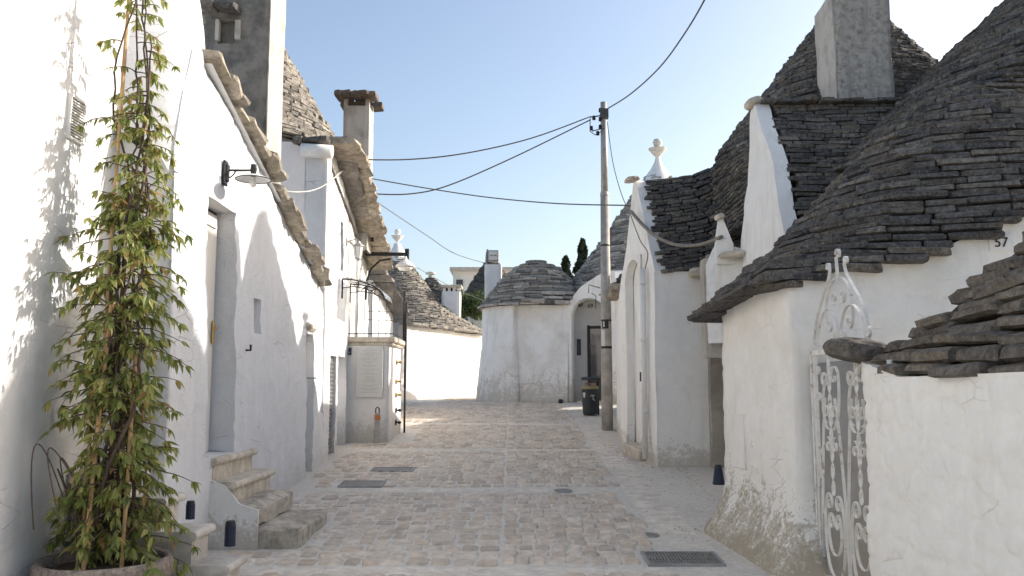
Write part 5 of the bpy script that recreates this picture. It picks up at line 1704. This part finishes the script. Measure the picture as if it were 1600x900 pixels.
MB().lathe([(.182, .4), (.19, .52)], (bx, by, bz), 6, R(205), R(232)).build('label', M['paper'], bn)
mb = MB(); mb.tube([(bx + .02, by - .192, bz + .48), (bx + .06, by - .19, bz + .44), (bx + .05, by - .19, bz + .38), (bx + .1, by - .175, bz + .34)], .007, 4); mb.tube([(bx - .01, by - .19, bz + .44), (bx + .1, by - .178, bz + .46)], .006, 4)
mb.build('graffiti', M['paper'], bn)

# ---- small navy canisters along the walls
def canister(px, py, Y, h, r, label, flare=1.0):
    p = at(px, py, Y)
    t = thing('navy_canister', p, label, 'canister', 'navy canisters at wall feet')
    MB().lathe([(.001, 0), (r * flare, 0), (r * flare, .02), (r, h * .8), (r * .9, h * .82)], p, 12).build('body', M['navy'], t)
    MB().lathe([(r * .9, h * .82), (r * .95, h * .84), (r * .8, h), (0, h)], p, 12).build('cap', M['bin'], t)
def on_ground(px, Y): 
    x = (px - 800) / FPX * Y
    return px, 604 + (1.6 - float(ground(Y))) * FPX / Y, Y
canister(297, 811, 6.9, .14, .035, 'small navy canister on the middle marble step')
canister(359, 853, 7.26, .2, .045, 'navy canister standing on the lowest marble step')
canister(876, 636, 22.4, .2, .06, 'tiny navy canister at the foot of the far round house')
canister(976, 688, 15.9, .24, .05, 'slim navy canister just right of the pole foot')
canister(1123, 757, 10.9, .24, .05, 'tapered navy canister at the far corner of the flaking house', 1.5)
t = thing('door_bell', (-2.96, 15.76, 2.3), 'small dark box on the porch wall left of the plaque', 'box')
q = at(547, 549, 15.78)
MB().box((q.x, 15.77, q.z), (.05, .04, .13), bev=.008).build('case', M['navy'], t)
MB().box((q.x, 15.745, q.z - .02), (.02, .012, .02)).build('button', M['steel'], t)

# ---- stone tub with climbing vine
pc = Vector((-2.88, 6.28, -.12))
tub = thing('stone_tub', pc, 'rough round stone tub holding the climbing vine', 'planter')
MB().lathe([(.30, -.02), (.36, .05), (.42, .25), (.455, .42), (.46, .48), (.44, .52), (.40, .51), (.38, .45)], pc, 30, wob=.012).build('bowl', M['pot'], tub, smooth=True)
MB().lathe([(.39, .45), (.2, .47), (.0, .475)], pc, 20, wob=.03).build('soil', M['soil'], tub)

vine = thing('climbing_vine', pc + Vector((0, 0, .46)), 'tall leafy climbing vine on canes rising from the stone tub', 'plant')
canes = [((-2.94, 6.1, .3), (-2.96, 6.35, 2.2)), ((-2.72, 6.2, .3), (-2.80, 6.45, 1.95)), ((-3.05, 6.3, .3), (-3.08, 6.4, 1.6)), ((-3.0, 6.3, .3), (-3.06, 6.6, 4.9))]
for a, b_ in canes:
    mb = MB(); a, b_ = Vector(a), Vector(b_)
    mb.tube([a.lerp(b_, t) for t in np.linspace(0, 1, 12)], [.013 + .004 * (k % 3 == 0) for k in range(12)], 7)
    mb.build('cane', M['cane'], vine)
def axis(z):
    t = (z - .45) / 4.3
    return Vector((-2.87 - .08 * t + .03 * math.sin(z * 2.1), 6.32 + .33 * t, z))
stems = []
for k in range(11):
    ph, rad = random.uniform(0, 6.28), random.uniform(.02, .16)
    ztop_ = [5.0, 4.9, 3.6, 4.4, 2.6, 5.0, 3.0, 4.7, 2.2, 3.9, 1.8][k]
    pts = []
    for z in np.linspace(.32, ztop_, 40):
        a = axis(z)
        r_ = rad * (1 + .5 * math.sin(z * 2.3 + k))
        pts.append(a + Vector((r_ * math.cos(ph + z * 1.7), r_ * math.sin(ph + z * 1.7) * .7, 0)) + Vector((random.gauss(0, .008), random.gauss(0, .008), 0)))
    stems.append(pts)
    MB().tube(pts, [.016 - .010 * i / 39 for i in range(40)], 6).build('stem', M['bark'], vine, smooth=True)
# leaf variants: folded lance-shaped leaflets
def leaf_variant(seed):
    r = random.Random(seed)
    w = r.uniform(.13, .18); c = r.uniform(-.3, -.02); fold = r.uniform(.03, .09)
    prof = [(0, .02), (.2, w * .75), (.45, w), (.72, w * .62), (1, .0)]
    vs, fs = [], []
    for (x, ww) in prof:
        zc = c * x * x
        vs += [(x, -ww, zc + fold * (ww / w)), (x, 0, zc), (x, ww, zc + fold * (ww / w))]
    for i in range(4):
        fs += [(i * 3, i * 3 + 1, i * 3 + 4, i * 3 + 3), (i * 3 + 1, i * 3 + 2, i * 3 + 5, i * 3 + 4)]
    return np.array(vs), fs
LEAVES = [leaf_variant(i) for i in range(14)]
lrecs = []
twig = MB()
def dens(z):
    return float(np.interp(z, [.5, .7, 1.0, 1.7, 2.2, 2.8, 3.3, 3.9, 4.6, 5], [1.0, 1.0, .8, 1.0, .9, 1.0, .8, .6, .5, .4]))
def spread(z):
    return float(np.interp(z, [.5, .8, 1.3, 2.0, 2.6, 3.2, 3.8, 4.6], [.55, .50, .44, .50, .46, .36, .30, .26]))
nt_ = 0
while nt_ < 620:
    z = random.uniform(.55, 4.9)
    if random.random() > dens(z): continue
    nt_ += 1
    st_ = random.choice(stems)
    zmax = st_[-1].z
    if z > zmax: continue
    i = min(39, int((z - .44) / (zmax - .44) * 39))
    p = st_[i].copy()
    ang_ = random.uniform(0, 6.28)
    d = Vector((math.cos(ang_) * 1.0, math.sin(ang_) * .75, random.uniform(-.1, .5)))
    if d.x < 0: d.x *= .75
    d.normalize()
    L_ = spread(z) * random.uniform(.3, 1.02)
    pts = [p.copy()]
    for s in range(6):
        d = (d + Vector((random.gauss(0, .12), random.gauss(0, .12), -.13 + random.gauss(0, .1)))).normalized()
        q = pts[-1] + d * L_ / 6
        if q.x < -3.36: q.x = -3.36
        pts.append(q)
    twig.tube(pts, [.006, .005, .0045, .004, .0035, .003, .002], 4, cap=False)
    for s in (2, 3, 4, 5, 6, 6):
        if random.random() < .22: continue
        base = pts[s]
        n = random.choice((3, 4, 5))
        yaw0 = math.atan2(d.y, d.x) + random.gauss(0, .6)
        for k in range(n):
            yaw = yaw0 + (k - (n - 1) / 2) * random.uniform(.5, .75)
            pit = random.uniform(.25, 1.3)
            size = random.choice((.045, .06, .075, .09, .11)) * random.uniform(.85, 1.15) * (1 if z < 3.2 else .82)
            lrecs.append((tuple(base), (random.gauss(0, .45), pit, yaw), (size, size, size), random.randrange(14)))
twig.build('twigs', M['bark'], vine)['kind'] = 'stuff'
emit(vine, 'leaf', lrecs, M['leaf'], 300, LEAVES, 'leaf_mass', pick=lambda q: True)
# bare curling tendrils low on the left
mb = MB()
for k in range(5):
    a = Vector((-3.0 + random.uniform(-.1, .1), 6.2 + random.uniform(-.1, .1), random.uniform(.4, .8)))
    s = random.uniform(.14, .26)
    k1, k2 = random.uniform(.6, 1.3), random.uniform(1.7, 2.6)
    pts = [a + Vector((-s * math.sin(t * k2 * .8), -.1 * t, .5 * k1 * math.sin(t * 1.7) - .12 * t * t)) for t in np.linspace(0, 1.6, 16)]
    mb.tube(pts, .005, 5)
mb.build('tendrils', M['bark'], vine)['kind'] = 'stuff'

# ---- dry leaves and crumbs gathered along the right gutter
V, F, A = [], [], []
for i in range(420):
    y = random.uniform(8.9, 16.5)
    if random.random() < .55: y = random.choice((9.4, 12.6, 13.5, 14.4, 15.6)) + random.gauss(0, .35)
    edge = float(np.interp(y, [7.5, 9.0, 9.3, 13.0, 13.2, 15], [2.0, 1.95, 2.5, 2.6, 2.02, 1.85]))
    x = edge - abs(random.gauss(0, .16)) - .02
    if random.random() < .3: x = random.uniform(1.5, edge)
    s_ = random.uniform(.006, .022); z = float(ground(y)) + .012
    e = Euler((random.uniform(-.5, .5), random.uniform(-.5, .5), random.uniform(0, 6.28))).to_matrix()
    k = len(V)
    for q in ((-1, 0, 0), (0, -.5, .25), (1, 0, 0), (0, .5, .25)): V.append(tuple(Vector((x, y, z)) + e @ (Vector(q) * s_)))
    A += [random.random()] * 4; F += [(k, k + 1, k + 2), (k, k + 2, k + 3)]
tag(crown('leaf_litter', None, V, F, A, M['litter']), 'scattered dry crumbs along the right gutter', 'litter', kind='stuff')
